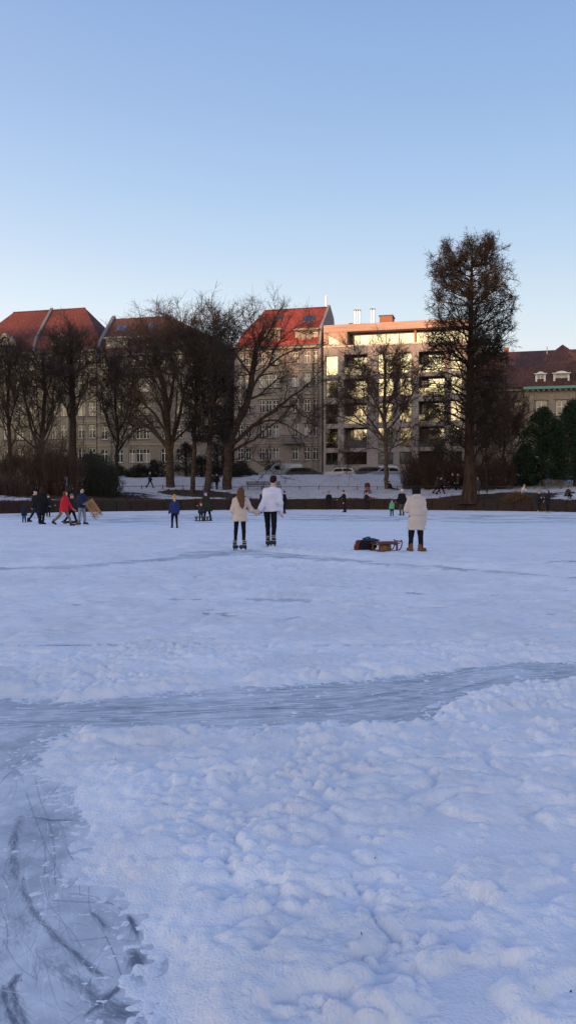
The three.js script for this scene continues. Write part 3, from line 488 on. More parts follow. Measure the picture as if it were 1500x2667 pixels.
// --- house with the bright red roof beside the modern block
{
  const H = house('apartment_house', 'pale apartment house with bright red tiled roof and grey gable next to the modern block', 611, 841);
  const mat = plaster(0.31, 0.27, 0.245), M = H.mansard([611, 906], [829, 898], [634, 866], [829, 856], [690, 811], [829, 801], redTiles, { gableR: true, nR: -5.6 });
  const eave = M.E[0][1], xr = M.E[1][0];
  oldFront(H, 611, 838, eave, [934, 992, 1058, 1122, 1182], [626, 647, 682, 700, 718, 768, 799, 822], 720, mat, { w: 0.82, h: 1.7 });
  H.put('body', box(S(611), S(838), GY, eave, M.nk, -0.325), mat);
  H.put('cornice', box(S(611), xr, eave - 0.35, eave - 0.02, 0.004, 0.5), trim);
  H.hull('gable', [-0.02, 0.3].flatMap((d) => [[xr + d, GY + 6, -0.33], [xr + d, eave + 0.1, 0.5], [xr + d, M.B[1][1] + 0.25, -0.45], [xr + d, M.R[1][1] + 0.3, -5.5], [xr + d, M.R[1][1] - 1.0, -8.2], [xr + d, M.R[1][1] - 2.6, -8.8], [xr + d, GY + 6, -8.8]]), plaster(0.30, 0.29, 0.29));
  H.hull('ridge_cap', [-0.12, 0.12].flatMap((d) => [[M.R[0][0], M.R[0][1] - 0.05, -5.6 + d], [M.R[0][0], M.R[0][1] + 0.12, -5.6 + d * 0.6], [M.R[1][0] - .05, M.R[1][1] - 0.05, -5.6 + d], [M.R[1][0] - .05, M.R[1][1] + 0.12, -5.6 + d * 0.6]]), deepTiles);
  const slN = (y) => (y < M.B[0][1] ? lerp(0.45, -0.7, (y - eave) / (M.B[0][1] - eave)) : lerp(-0.7, -5.6, (y - M.B[0][1]) / (M.R[0][1] - M.B[0][1])));
  const onR = (px, py) => { let n = -2; for (let k = 0; k < 14; k++) n = lerp(n, slN(fpx(px, py, n)[1]), 0.5); return n; };
  for (const [p0, p1, q0, q1] of [[786, 801, 823, 838], [803, 817, 822, 837], [712, 736, 826, 834]]) skylight(H, p0, p1, q0, q1, onR(p0, q0), onR(p0, q1));
  const dorm = (p0, p1, t, b, cols) => { const A = fpx(p0, b, 0.05), B = fpx(p1, t, 0.05), d = H.wall('dormer', [[A[0], A[1]], [B[0], A[1]], [B[0], B[1]], [A[0], B[1]]], cols.map((c) => { const q = fpx(c, (t + b) / 2, 0.05); return [q[0] - 0.42, q[0] + 0.42, A[1] + 0.3, B[1] - 0.25]; }), mat, 0.05, 2.6);
    H.put('dormer_roof', box(A[0] - 0.2, B[0] + 0.2, B[1] + 0.003, B[1] + 0.22, -2.9, 0.4), trim, d);
    for (const c of cols) { const q = fpx(c, (t + b) / 2, 0.05); H.win(q[0] - 0.4, q[0] + 0.4, A[1] + 0.32, B[1] - 0.27, { n: 0.05, rows: [], sill: false, parent: d }); } };
  dorm(688, 729, 860, 901, [697, 709, 721]); dorm(768, 828, 859, 899, [777, 791, 805, 819]);
  const c0 = fpx(851, 799, -6.2), c1 = fpx(851, 772, -6.2), ch = new THREE.CylinderGeometry(0.13, 0.13, c1[1] - c0[1] + 0.8, 10); ch.translate(xr - 0.35, (c0[1] + c1[1]) / 2 - 0.4, -6.0); H.put('flue', ch, steel);
  // small iron balcony with its brackets
  const bx0 = S(738), bx1 = S(791), by = Yat(1154, 765), bal = H.put('balcony', box(bx0, bx1, by - 0.16, by, 0.004, 1.1), lead);
  for (let k = 0; k <= 18; k++) { const x = lerp(bx0 + 0.05, bx1 - 0.05, k / 18); H.put('baluster', box(x - 0.02, x + 0.02, by + 0.003, by + 0.9, 1.02, 1.06), darkFrame, bal); }
  H.put('rail', box(bx0, bx1, by + 0.903, by + 0.97, 1.0, 1.08), darkFrame, bal);
  const dp = new THREE.CylinderGeometry(0.09, 0.09, eave - GY - 0.5, 8); dp.translate(S(829), (eave + GY) / 2, 0.16); H.put('drainpipe', dp, std(0.16, 0.11, 0.09, 0.8));
}
// --- modern block with deep loggias and a glazed top floor
{
  const H = house('modern_apartment_block', 'modern flat roofed apartment block with deep loggias and glazed penthouse', 842, 1236);
  const mat = plaster(0.41, 0.37, 0.355), x0 = S(842), x1 = S(1226), slabTop = Yat(905, 850), pr = 900;
  // rows: [top, bottom] of the openings read at x = 900
  const rows = [[924, 977], [987, 1036], [1050, 1104], [1114, 1167], [1177, 1210]].map(([a, b]) => [Yat(b, pr), Yat(a, pr)]);
  const loggias = [[895, 955], [1089, 1156]], wins = [[848, 880], [984, 1024], [1040, 1072], [1172, 1203]];
  const holes = [];
  rows.forEach(([y0, y1], r) => { for (const [a, b] of loggias) holes.push([S(a), S(b), y0, y1]); for (const [a, b] of wins) holes.push([S(a), S(b), y0 + (r < 4 ? 0.02 : 0), y1 - 0.08]); });
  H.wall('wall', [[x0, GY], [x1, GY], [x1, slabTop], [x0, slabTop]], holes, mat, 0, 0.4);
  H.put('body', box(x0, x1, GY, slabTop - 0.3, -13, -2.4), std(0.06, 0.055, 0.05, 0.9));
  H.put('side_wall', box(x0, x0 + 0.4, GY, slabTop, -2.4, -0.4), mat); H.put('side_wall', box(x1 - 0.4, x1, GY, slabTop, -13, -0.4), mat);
  for (const [y0] of rows) H.put('floor_slab', box(x0 + 0.4, x1 - 0.4, y0 - 0.45, y0 - 0.02, -2.4, -0.402), std(0.22, 0.2, 0.19));
  rows.forEach(([y0, y1], r) => {
    for (const [a, b] of wins) H.win(S(a) + 0.01, S(b) - 0.01, y0 + 0.03, y1 - 0.09, { cols: r === 4 ? 2 : (b - a > 33 ? 2 : 1), rows: [], bar: 0.06, frame: darkFrame, glass: glassNew, sill: false, set: 0.16 });
    for (const [a, b] of loggias) {
      const xa = S(a), xb = S(b), lg = H.put('loggia', box(xa - 0.25, xa - 0.02, y0 - 0.02, y1 + 0.3, -2.4, -0.402), mat); H.put('partition', box(xb + 0.02, xb + 0.25, y0 - 0.02, y1 + 0.3, -2.4, -0.402), mat, lg);
      if (r < 4) { // glazed doors at the back of the loggia, a glass balustrade in front
        H.win(lerp(xa, xb, 0.34), xb + 0.6, y0 + 0.02, y1 - 0.1, { n: -1.4, cols: 2, rows: [], bar: 0.07, frame: darkFrame, glass: glassNew, sill: false, set: 0, parent: lg });
        H.win(xa, lerp(xa, xb, 0.34) - 0.05, y0 + 0.02, y1 - 0.1, { n: -2.1, cols: 2, rows: [], bar: 0.07, frame: darkFrame, glass: glassOld, sill: false, set: 0, parent: lg });
        H.put('balustrade', box(xa + 0.04, xb - 0.04, y0 + 0.05, y0 + 0.95, -0.26, -0.24), r < 3 ? glassNew[1] : std(0.05, 0.048, 0.046, 0.5), lg);
        H.put('rail', box(xa + 0.01, xb - 0.01, y0 + 0.955, y0 + 1.0, -0.28, -0.22), darkFrame, lg);
      }
    }
  });
  // penthouse: deep eave band, glass front set back from the terrace edge
  const fTop = Yat(848, 845), fBot = Yat(864, 903), sunPinkPlaster = plaster(0.60, 0.41, 0.33), pg0 = S(903), pb = slabTop + 0.02;  // top floor plaster tinted pink: warm low sunlight put into its colour
  H.put('terrace_edge', box(x0, x1, slabTop - 0.04, slabTop + 0.14, -1.8, 0.12), std(0.52, 0.5, 0.44));
  H.put('roof', box(x0 + 0.02, x1 - 0.02, fBot, fTop, -12.6, 0.06), sunPinkPlaster);
  H.put('roof_sheet', box(x0 + 0.2, x1 - 0.2, fTop + 0.003, fTop + 0.06, -12.4, -0.15), lead);
  const h2 = [S(855), S(882), slabTop + 0.3, Yat(865, 868)];
  H.wall('penthouse_wall', [[x0 + 0.02, slabTop + 0.14], [pg0, slabTop + 0.14], [pg0, fBot - 0.003], [x0 + 0.02, fBot - 0.003]], [h2], sunPinkPlaster, -0.02, 0.3);
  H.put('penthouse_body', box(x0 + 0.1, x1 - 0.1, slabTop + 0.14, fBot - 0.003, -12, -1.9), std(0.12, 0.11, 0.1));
  H.put('penthouse_wall', box(pg0 - 0.3, pg0, slabTop + 0.14, fBot - 0.003, -1.9, -0.32), sunPinkPlaster);
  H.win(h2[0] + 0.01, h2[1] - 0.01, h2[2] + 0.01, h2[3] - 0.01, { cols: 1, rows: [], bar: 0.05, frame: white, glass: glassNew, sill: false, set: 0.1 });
  const gx = [S(918), S(932), S(966), S(1001), S(1036), S(1076), S(1111), S(1146), S(1181), x1 - 0.3];
  for (let k = 0; k < gx.length - 1; k++) H.win(gx[k] + (k === 5 ? 0.25 : 0.01), gx[k + 1] - 0.01, slabTop + 0.18, fBot - 0.3, { n: -1.2, cols: 1, rows: [], bar: 0.05, frame: std(0.4, 0.36, 0.3), glass: glassNew, sill: false, set: 0 });
  H.put('pillar', box(gx[5] - 0.02, gx[5] + 0.22, slabTop + 0.16, fBot - 0.01, -1.3, -1.05), std(0.4, 0.17, 0.1));
  // flues and lift housing on the roof
  const flue = (px, top) => { const a = fpx(px, 842, -3)[0], t = fpx(px, top, -3)[1], g = new THREE.CylinderGeometry(0.15, 0.15, t - fTop, 10); g.translate(a, (t + fTop) / 2 + 0.06, -3); const f = H.put('flue', g, steel); const c = new THREE.CylinderGeometry(0.19, 0.19, 0.12, 10); c.translate(a, t + 0.13, -3); H.put('cap', c, lead, f); };
  for (const px of [924, 930, 936]) flue(px, 811); for (const px of [966.5, 973]) flue(px, 808);
  const ba = fpx(988, 838, -4)[0], bb = fpx(1021, 838, -4)[0], bt = fpx(1000, 823, -4)[1];
  H.put('lift_housing', box(ba, bb, fTop + 0.06, bt, -6.2, -4), std(0.30, 0.13, 0.09)); H.put('housing_roof', box(ba - 0.1, bb + 0.1, bt + 0.003, bt + 0.12, -6.3, -3.9), lead);
  const dome = new THREE.SphereGeometry(0.55, 12, 6, 0, 6.3, 0, 1.57); dome.translate(fpx(913, 842, -2)[0], fTop + 0.06, -2.2); H.put('vent_hood', dome, lead);
}
// --- narrow end wall between the block and the dark roofed house
{
  const H = house('rear_building', 'narrow grey rendered building rising behind the tall conifer', 1226, 1272);
  const mat = plaster(0.38, 0.37, 0.38), t = fpx(1255, 886, -9)[1];
  H.put('wall', box(fpx(1228, 900, -9)[0], fpx(1273, 900, -9)[0], GY, t, -16, -9), mat);
  H.put('roof', box(fpx(1228, 900, -9)[0] - 0.1, fpx(1273, 900, -9)[0] + 0.1, t + 0.003, t + 0.2, -16, -8.9), lead);
  H.put('front_wall', box(S(1226) + 0.3, S(1237), GY, Yat(925, 1230), -8.9, -0.6), plaster(0.5, 0.48, 0.45));
}
// --- stone house under the dark mansard roof
{
  const H = house('stone_villa', 'stone town house with dark brown mansard roof, white dormers and green copper cornice', 1240, 1620);
  const mat = plaster(0.34, 0.29, 0.235), x0 = S(1239), xm = S(1365), x1 = S(1640), M = H.mansard([1240, 1013], [1640, 1000], [1243, 962], [1640, 945], [1246, 919], [1600, 906], brownTiles, { gableL: true, nR: -5 });
  const eave = M.E[0][1];
  const rowsY = [1062, 1146, 1205];
  const holesOf = (cols, w, hts) => cols.flatMap((c) => rowsY.map((py, r) => [S(c) - w / 2, S(c) + w / 2, Yat(py, 1409) - hts[r] / 2, Yat(py, 1409) + hts[r] / 2]));
  const hl = holesOf([1264, 1308, 1349], 1.15, [1.7, 1.9, 1.5]), hr = holesOf([1409, 1461, 1520, 1580], 1.25, [1.95, 1.9, 1.5]);
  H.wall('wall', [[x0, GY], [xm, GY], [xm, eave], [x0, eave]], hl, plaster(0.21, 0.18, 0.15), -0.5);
  H.wall('projecting_wall', [[xm, GY], [x1, GY], [x1, eave], [xm, eave]], hr, mat, 0, 0.8);
  H.put('body', box(x0, x1, GY, eave, M.nk, -0.825), mat);
  for (const h of hl) H.win(h[0] + 0.02, h[1] - 0.02, h[2] + 0.02, h[3] - 0.02, { n: -0.5, frame: std(0.3, 0.25, 0.2), rows: [0.6] });
  for (const h of hr) H.win(h[0] + 0.02, h[1] - 0.02, h[2] + 0.02, h[3] - 0.02, { n: 0, bar: 0.1, rows: [0.55] });
  for (const px of [1381, 1435, 1489, 1548]) H.put('pilaster', box(S(px) - 0.35, S(px) + 0.35, GY, eave - 0.9, 0.004, 0.16), mat);
  for (const px of [1409, 1461, 1520, 1580]) H.put('window_head', box(S(px) - 0.95, S(px) + 0.95, Yat(1042, 1409) , Yat(1036, 1409), 0.004, 0.22), mat);
  const copper = std(0.12, 0.27, 0.2, 0.7);
  const cor = H.put('cornice', box(xm - 0.2, x1, eave - 0.28, eave + 0.03, 0.004, 0.75), copper);
  for (let k = 0; k < 20; k++) { const x = xm + 0.3 + k * 0.62; if (x < x1 - 0.3) H.put('modillion', box(x - 0.12, x + 0.12, eave - 0.5, eave - 0.284, 0.004, 0.55), mat, cor); }
  H.put('cornice', box(x0, xm - 0.21, eave - 0.3, eave - 0.02, -0.496, -0.05), mat);
  // arched white dormers and the broad one with a round head
  const dormer = (p0, p1, t, b, blind, mull) => { const A = fpx(p0, b, 0.15), B = fpx(p1, t, 0.15), w = B[0] - A[0], y0 = A[1], y1 = B[1], P = [[A[0], y0], [B[0], y0], [B[0], y1 - 0.3]]; for (let k = 1; k < 8; k++) P.push([lerp(B[0], A[0], k / 8), y1 - 0.3 + 0.3 * Math.sin(Math.PI * k / 8)]); P.push([A[0], y1 - 0.3]);
    const hole = [A[0] + 0.2, B[0] - 0.2, y0 + 0.15, y1 - 0.35], d = H.wall('dormer', P, [hole], white, 0.15, 2.0);
    H.win(hole[0] + 0.01, hole[1] - 0.01, hole[2] + 0.01, hole[3] - 0.01, { n: 0.15, cols: mull, rows: blind ? [] : [0.35, 0.68], bar: blind ? 0.05 : 0.08, sill: false, glass: blind ? [curtain, curtain] : glassOld, parent: d });
    H.put('dormer_hood', box(A[0] - 0.15, B[0] + 0.15, y1 - 0.34, y1 - 0.24, 0.154, 0.4), white, d); };
  dormer(1393, 1420, 967, 1009, false, 2); dormer(1440, 1482, 965, 1006, true, 2); dormer(1530, 1560, 964, 1003, false, 2);
  { const P = []; const c = fpx(1306, 1012, -0.35), a = fpx(1261, 1012, -0.35), t = fpx(1306, 974, -0.35), rx = c[0] - a[0], ry = t[1] - c[1]; P.push([c[0] - rx, c[1]], [c[0] + rx, c[1]]); for (let k = 1; k < 16; k++) P.push([c[0] + rx * Math.cos(Math.PI * k / 16), c[1] + ry * Math.sin(Math.PI * k / 16)]);
    const hs = [-1.15, 0, 1.15].map((q) => [c[0] + q - 0.5, c[0] + q + 0.5, c[1] + 0.25, c[1] + (q ? 1.15 : 1.5)]), d = H.wall('round_dormer', P, hs, plaster(0.42, 0.36, 0.3), -0.35, 1.6); for (const h of hs) H.win(h[0] + 0.02, h[1] - 0.02, h[2] + 0.02, h[3] - 0.02, { n: -0.35, rows: [], sill: false, parent: d }); }
  // cross gable with its roof light
  const gb = [fpx(1376, 963, -0.9), fpx(1553, 957, -0.9)], ga = fpx(1464, 897, -3.2);
  H.hull('cross_gable', [[gb[0][0], gb[0][1], -0.9], [gb[1][0], gb[0][1], -0.9], [ga[0], ga[1], -3.2], [gb[0][0], gb[0][1], -9], [gb[1][0], gb[0][1], -9], [ga[0], ga[1], -9]], brownTiles);
  skylight(H, 1453, 1473, 929, 944, -2.35, -1.75);
  const ck = fpx(1318, 906, -6), cb = fpx(1318, 925, -6); H.put('chimney', box(ck[0] - 0.3, ck[0] + 0.3, cb[1] - 0.6, ck[1], -6.3, -5.7), std(0.2, 0.08, 0.05));
  const wf = fpx(1423, 917, -4.5), fl = new THREE.CylinderGeometry(0.06, 0.06, 1.2, 8); fl.translate(wf[0], wf[1], -4.0); H.put('vent_pipe', fl, white);
}
// --- the houses on the near side of the park, behind the photographer: their shade covers the pond
{
  const lab = ['tall apartment block with grey roof behind the photographer', 'apartment block with low roof behind the photographer', 'long apartment block with tiled roof behind the photographer'];
  [[-250, -121, 34, 5], [-119, -20, 25.2, 4], [-18, 120, 26, 5]].forEach(([x0, x1, h, rh], k) => {
    const g = thing('apartment_block', lab[k], 'building', [(x0 + x1) / 2, 3.4, 102]), w = (x1 - x0) / 2, top = h - 3.4 - rh;
    mesh('wall', box(-w, w, -0.2, top, -7, 7), plaster(0.42, 0.38, 0.32), g);
    const geo = new ConvexGeometry([[-w, top, -7.4], [w, top, -7.4], [-w, top, 7.4], [w, top, 7.4], [-w + 3, top + rh, 0], [w - 3, top + rh, 0]].map((q) => V(...q))); mesh('roof', geo, std(0.16, 0.1, 0.08), g);
  });
}
// ---------------------------------------------------------------- trees and shrubs
class Soup {                                                                // collects tubes and leaf blades into one geometry
  constructor() { this.p = []; this.i = []; this.uv = []; }
  tube(pts, radii, sides) {
    const n = pts.length, start = this.p.length / 3; let u = V(0, 0, 1), len = 0; const t = V(0, 0, 0), a = V(0, 0, 0), b = V(0, 0, 0);
    for (let k = 0; k < n; k++) {
      t.subVectors(pts[Math.min(n - 1, k + 1)], pts[Math.max(0, k - 1)]).normalize();
      if (Math.abs(t.dot(u)) > 0.95) u = Math.abs(t.y) < 0.9 ? V(0, 1, 0) : V(1, 0, 0);
      a.crossVectors(t, u).normalize(); b.crossVectors(t, a); if (k) len += pts[k].distanceTo(pts[k - 1]);
      for (let s = 0; s < sides; s++) { const q = s / sides * 6.28318, c = Math.cos(q) * radii[k], d = Math.sin(q) * radii[k]; this.p.push(pts[k].x + a.x * c + b.x * d, pts[k].y + a.y * c + b.y * d, pts[k].z + a.z * c + b.z * d); this.uv.push(s / sides, len * 0.5); }
    }
    for (let k = 0; k < n - 1; k++) for (let s = 0; s < sides; s++) { const s1 = (s + 1) % sides, A = start + k * sides + s, B = start + k * sides + s1, C = A + sides, D = B + sides; this.i.push(A, B, D, A, D, C); }
  }
  blade(p, d, L, w, R) {                                                    // a slim diamond leaf
    const s = V(R() - .5, R() - .5, R() - .5).cross(d).normalize().multiplyScalar(w / 2), o = this.p.length / 3;
    this.p.push(p.x, p.y, p.z, p.x + d.x * L * .5 + s.x, p.y + d.y * L * .5 + s.y, p.z + d.z * L * .5 + s.z, p.x + d.x * L, p.y + d.y * L, p.z + d.z * L, p.x + d.x * L * .5 - s.x, p.y + d.y * L * .5 - s.y, p.z + d.z * L * .5 - s.z);
    this.uv.push(0, 0, 1, .5, .5, 1, 0, .5); this.i.push(o, o + 1, o + 2, o, o + 2, o + 3);
  }
  geo() { const g = new THREE.BufferGeometry(); g.setAttribute('position', new THREE.Float32BufferAttribute(this.p, 3)); g.setAttribute('uv', new THREE.Float32BufferAttribute(this.uv, 2)); g.setIndex(this.i); g.computeVertexNormals(); return g; }
}
const barkTex = noiseTex(128, (u, v) => { const k = 0.55 + 0.45 * pfbm(u, v, 8, 4, 71) + 0.25 * (pfbm(u, v, 24, 2, 75) - .5); return [k, k * 0.96, k * 0.93]; });
const bark = (r, g, b) => new THREE.MeshPhysicalMaterial({ color: rgb(r, g, b), map: barkTex, roughness: 1, specularIntensity: 0.25 });
const barkDark = bark(0.06, 0.047, 0.041), barkPlane = bark(0.10, 0.078, 0.062), barkPale = bark(0.15, 0.12, 0.10), barkRed = new THREE.MeshPhysicalMaterial({ color: rgb(0.075, 0.05, 0.04), map: texd(barkTex, 1), roughness: 1, specularIntensity: 0.25, bumpMap: texd(barkTex, 1), bumpScale: 0.08 });
const twigDark = (barkRed.map.repeat.set(5, 0.35), barkRed.bumpMap.repeat.set(5, 0.35), std)(0.052, 0.042, 0.037, 1), twigBrown = std(0.075, 0.048, 0.038, 1), twigGreen = std(0.055, 0.05, 0.035, 1);
const rvec = (R) => { const z = R() * 2 - 1, a = R() * 6.283, r = Math.sqrt(1 - z * z); return V(r * Math.cos(a), z, r * Math.sin(a)); };
const bez = (a, m, b, n, R, j) => { const out = []; for (let k = 0; k <= n; k++) { const t = k / n, p = V(0, 0, 0).addScaledVector(a, (1 - t) * (1 - t)).addScaledVector(m, 2 * t * (1 - t)).addScaledVector(b, t * t); if (k && k < n) p.addScaledVector(rvec(R), j); out.push(p); } return out; };
const taper = (n, r0, r1) => Array.from({ length: n }, (_, k) => lerp(r0, r1, Math.pow(k / (n - 1), 0.8)));
// branches off a limb, three orders down to twigs
function ramify(W, T, pts, r0, r1, R, o) {
  const n = pts.length, at = (t) => { const f = t * (n - 1), i = Math.min(n - 2, Math.floor(f)); return V(0, 0, 0).lerpVectors(pts[i], pts[i + 1], f - i); };
  const L = pts[0].distanceTo(pts[n - 1]);
  for (let k = 0; k < o.sec; k++) {
    const t = lerp(o.from ?? 0.25, 1, Math.pow((k + R()) / o.sec, 0.85)), p = at(t), dir = V(0, 0, 0).subVectors(at(Math.min(1, t + 0.1)), at(Math.max(0, t - 0.1))).normalize();
    const d = rvec(R).multiplyScalar(0.95).add(dir.clone().multiplyScalar(0.75)).add(V(0, o.up ?? 0.25, 0)).normalize(), len = o.len * (0.45 + 0.75 * R()) * (1 - 0.35 * t);
    const end = p.clone().addScaledVector(d, len), midp = p.clone().addScaledVector(d, len * .5).add(V(0, (o.arch ?? 0.08) * len, 0)), rr = Math.max(0.028, lerp(r0, r1, t) * 0.5), q = bez(p, midp, end, 4, R, len * .05);
    (rr > 0.05 ? W : T).tube(q, taper(5, rr, 0.02), 4);
    for (let m = 0; m < o.ter; m++) {
      const t2 = lerp(0.2, 1, (m + R()) / o.ter), f = t2 * 4, i = Math.min(3, Math.floor(f)), p2 = V(0, 0, 0).lerpVectors(q[i], q[i + 1], f - i);
      const d2 = rvec(R).add(d.clone().multiplyScalar(0.8)).add(V(0, o.up2 ?? 0.2, 0)).normalize(), l2 = len * (0.28 + 0.4 * R()), e2 = p2.clone().addScaledVector(d2, l2);
      const q2 = bez(p2, p2.clone().addScaledVector(d2, l2 * .5).addScaledVector(rvec(R), l2 * .12), e2, 2, R, l2 * .04); T.tube(q2, [o.tw * 1.5, o.tw * 1.15, o.tw * .7], 3);
      for (let w = 0; w < o.twig; w++) {
        const t3 = R() * 2, j = Math.min(1, Math.floor(t3)), p3 = V(0, 0, 0).lerpVectors(q2[j], q2[j + 1], t3 - j), d3 = rvec(R).add(d2.clone().multiplyScalar(0.7)).add(V(0, o.up3 ?? 0.25, 0)).normalize(), l3 = l2 * (0.3 + 0.5 * R());
        T.tube([p3, p3.clone().addScaledVector(d3, l3)], [o.tw, o.tw * .5], 3);
        if (o.leaf) for (let z = 0; z < o.leaf; z++) o.leaves.blade(p3.clone().addScaledVector(d3, l3 * R()), rvec(R).add(V(0, -0.3, 0)).add(d3.clone().multiplyScalar(.5)).normalize(), o.ll * (0.6 + 0.8 * R()), o.lw, R);
      }
    }
  }
}
function bareTree(o) {
  const R = rng(o.seed), b = o.pos ?? onLand(...o.base), Z = b[2], m = Z / FOC, W = new Soup(), T = new Soup();
  const g = thing(o.name ?? 'bare_tree', o.label, 'tree', [b[0], b[1] - 0.05, -Z], 0, o.group);
  const loc = (px, py, dz = 0) => { const q = atZ(px, py, Z + dz); return V(q[0] - b[0], q[1] - b[1], -dz); };
  const run = (P, r0, r1, sides = 7) => { const c = new THREE.CatmullRomCurve3(P), n = Math.max(8, Math.round(c.getLength() / 0.55)), q = c.getPoints(n).map((p, k) => (k ? p.addScaledVector(rvec(R), Math.min(0.06, r0 * .3)) : p)); W.tube(q, taper(n + 1, r0, r1), sides); return q; };
  const rt = o.trunk * m / 2 * 0.92, tp = o.stem.map(([x, y], k) => loc(x, y, k ? (R() - .5) * 0.5 : 0)); tp[0].y = -0.3;
  const flare = tp[0].clone().lerp(tp[1], 0.12); W.tube([tp[0], flare.clone().lerp(tp[0], 0.4), flare], [rt * 1.55, rt * 1.22, rt * 0.98], 10);
  const tr = run([tp[0].clone().lerp(tp[1], 0.02), ...tp.slice(1)], rt, o.topR ?? rt * 0.45, 9);
  const ram = { sec: 9, ter: 7, twig: 5, len: 3.2, tw: 0.013, ...o.ram }; ram.twig += 2; ram.tw *= 0.9;
  const crown = o.crown, lims = [];
  for (const [pts, w] of o.limbs ?? []) { const sl = (R() - .5) * 1.5, P = pts.map(([x, y], k) => loc(x, y, k ? sl * Math.hypot(x - pts[0][0], y - pts[0][1]) * m * 0.7 : 0)), r0 = w * m / 2 * 0.86; const q = run(P, r0, 0.035, 6); ramify(W, T, q, r0, 0.045, R, ram); lims.push(q); }
  for (let k = 0; k < (o.auto ?? 0); k++) {
    // limbs towards points spread through the crown
    const z = lerp(-0.55, 1, (k + R()) / o.auto), a = k * 2.4 + R(), rr = Math.sqrt(Math.max(0, 1 - z * z)) * (0.55 + 0.4 * R());
    const C = loc(crown[0], crown[1]), over = ram.len * 0.42, rx = Math.max(crown[2] * m * .85, crown[2] * m - over * .4), ry = Math.max(crown[3] * m * .6, crown[3] * m - over), e = C.clone().add(V(rr * Math.cos(a) * rx, z * ry * 0.92, rr * Math.sin(a) * rx * 0.85));
    const f = clamp(lerp(o.low ?? 0.3, 0.98, (z + 0.55) / 1.55) - 0.1 * R()), s = tr[Math.floor(f * (tr.length - 1))].clone(), r0 = Math.max(0.05, rt * lerp(0.42, 0.2, f));
    if (e.y < s.y) s.copy(tr[Math.floor(0.6 * f * (tr.length - 1))]);
    const mid = s.clone().lerp(e, 0.45); mid.y += (o.sag ?? -0.12) * s.distanceTo(e); mid.addScaledVector(rvec(R), 0.4);
    const q = bez(s, mid, e, 7, R, 0.12); W.tube(q, taper(8, r0, 0.03), 6); ramify(W, T, q, r0, 0.03, R, ram);
  }
  if (o.topTwigs !== false) ramify(W, T, tr.slice(Math.floor(tr.length * 0.6)), rt * .4, 0.04, R, { ...ram, sec: ram.sec });
  mesh('trunk', W.geo(), o.mat ?? barkDark, g); const cr = mesh('crown', T.geo(), o.twigMat ?? twigDark, g);
  if (o.extra) o.extra(g, loc, m, R);
  return g;
}
const parkTrees = 'bare park trees on the bank';
bareTree({ seed: 11, label: 'slender bare tree with dark trunk standing before the cream house', group: parkTrees, base: [26, 1262], trunk: 15, stem: [[26, 1262], [27, 1150], [22, 1050], [28, 940]], crown: [25, 975, 88, 115], auto: 12, low: 0.35, ram: { sec: 8, ter: 7, twig: 4, len: 3.1, tw: 0.016 } });
bareTree({ seed: 12, label: 'many stemmed bare tree with spreading dark limbs before the cream house', group: parkTrees, base: [108, 1262], trunk: 18, stem: [[108, 1262], [106, 1180], [112, 1120], [118, 1020], [112, 930]], limbs: [[[[106, 1180], [85, 1120], [66, 1040], [50, 960], [40, 910]], 11], [[[110, 1150], [135, 1090], [140, 1020], [150, 950], [165, 900]], 11], [[[106, 1175], [75, 1150], [40, 1120], [10, 1060]], 8]], crown: [105, 995, 100, 105], auto: 12, ram: { sec: 8, ter: 7, twig: 4, len: 3.1, tw: 0.016 } });
bareTree({ seed: 13, label: 'tall bare tree with thick nearly black trunk between cream house and brushwood', group: parkTrees, base: [190, 1262], trunk: 24, stem: [[190, 1262], [192, 1150], [190, 1050], [187, 970], [186, 895]], crown: [188, 965, 82, 135], auto: 16, low: 0.4, ram: { sec: 8, ter: 7, twig: 4, len: 3.0, tw: 0.016 } });
bareTree({ seed: 14, label: 'small bare tree with low curved limb beside the brown brushwood', group: parkTrees, base: [304, 1257], trunk: 12, stem: [[304, 1257], [303, 1190], [308, 1130], [300, 1040], [305, 960]], limbs: [[[[306, 1180], [325, 1150], [350, 1120], [385, 1110], [420, 1115]], 7], [[[308, 1130], [330, 1080], [345, 1010], [350, 950]], 7], [[[305, 1150], [285, 1110], [270, 1050], [262, 990]], 7]], crown: [308, 1005, 84, 118], auto: 12, ram: { sec: 8, ter: 7, twig: 4, len: 3.1, tw: 0.016 } });
bareTree({ seed: 15, label: 'massive old plane tree with thick low forked trunk and wide spreading limbs', group: parkTrees, base: [445, 1270], trunk: 26, topR: 0.22, mat: barkPlane, stem: [[445, 1270], [443, 1215], [440, 1165], [436, 1090], [425, 1000], [404, 935], [400, 880]],
  limbs: [[[[440, 1168], [400, 1122], [345, 1080], [312, 1015], [285, 965], [272, 905]], 14], [[[443, 1165], [466, 1090], [482, 1010], [498, 940], [506, 875]], 15], [[[400, 1122], [360, 1122], [315, 1145]], 6], [[[436, 1130], [405, 1080], [362, 1030], [347, 970], [336, 900]], 10], [[[450, 1150], [495, 1108], [530, 1055]], 8], [[[436, 1090], [450, 1010], [450, 940], [440, 880], [432, 845]], 11]], crown: [395, 935, 130, 125], auto: 10, ram: { sec: 12, ter: 8, twig: 5, len: 3.6 } });
bareTree({ seed: 16, label: 'tall straight bare tree with slim leaning trunk right of the old plane tree', group: parkTrees, base: [503, 1285], trunk: 15, mat: barkPlane, stem: [[500, 1285], [506, 1200], [508, 1100], [512, 1000], [507, 930], [502, 885]], crown: [485, 900, 92, 118], auto: 14, low: 0.45, ram: { sec: 9, ter: 6, twig: 5, len: 3.3, tw: 0.015 } });
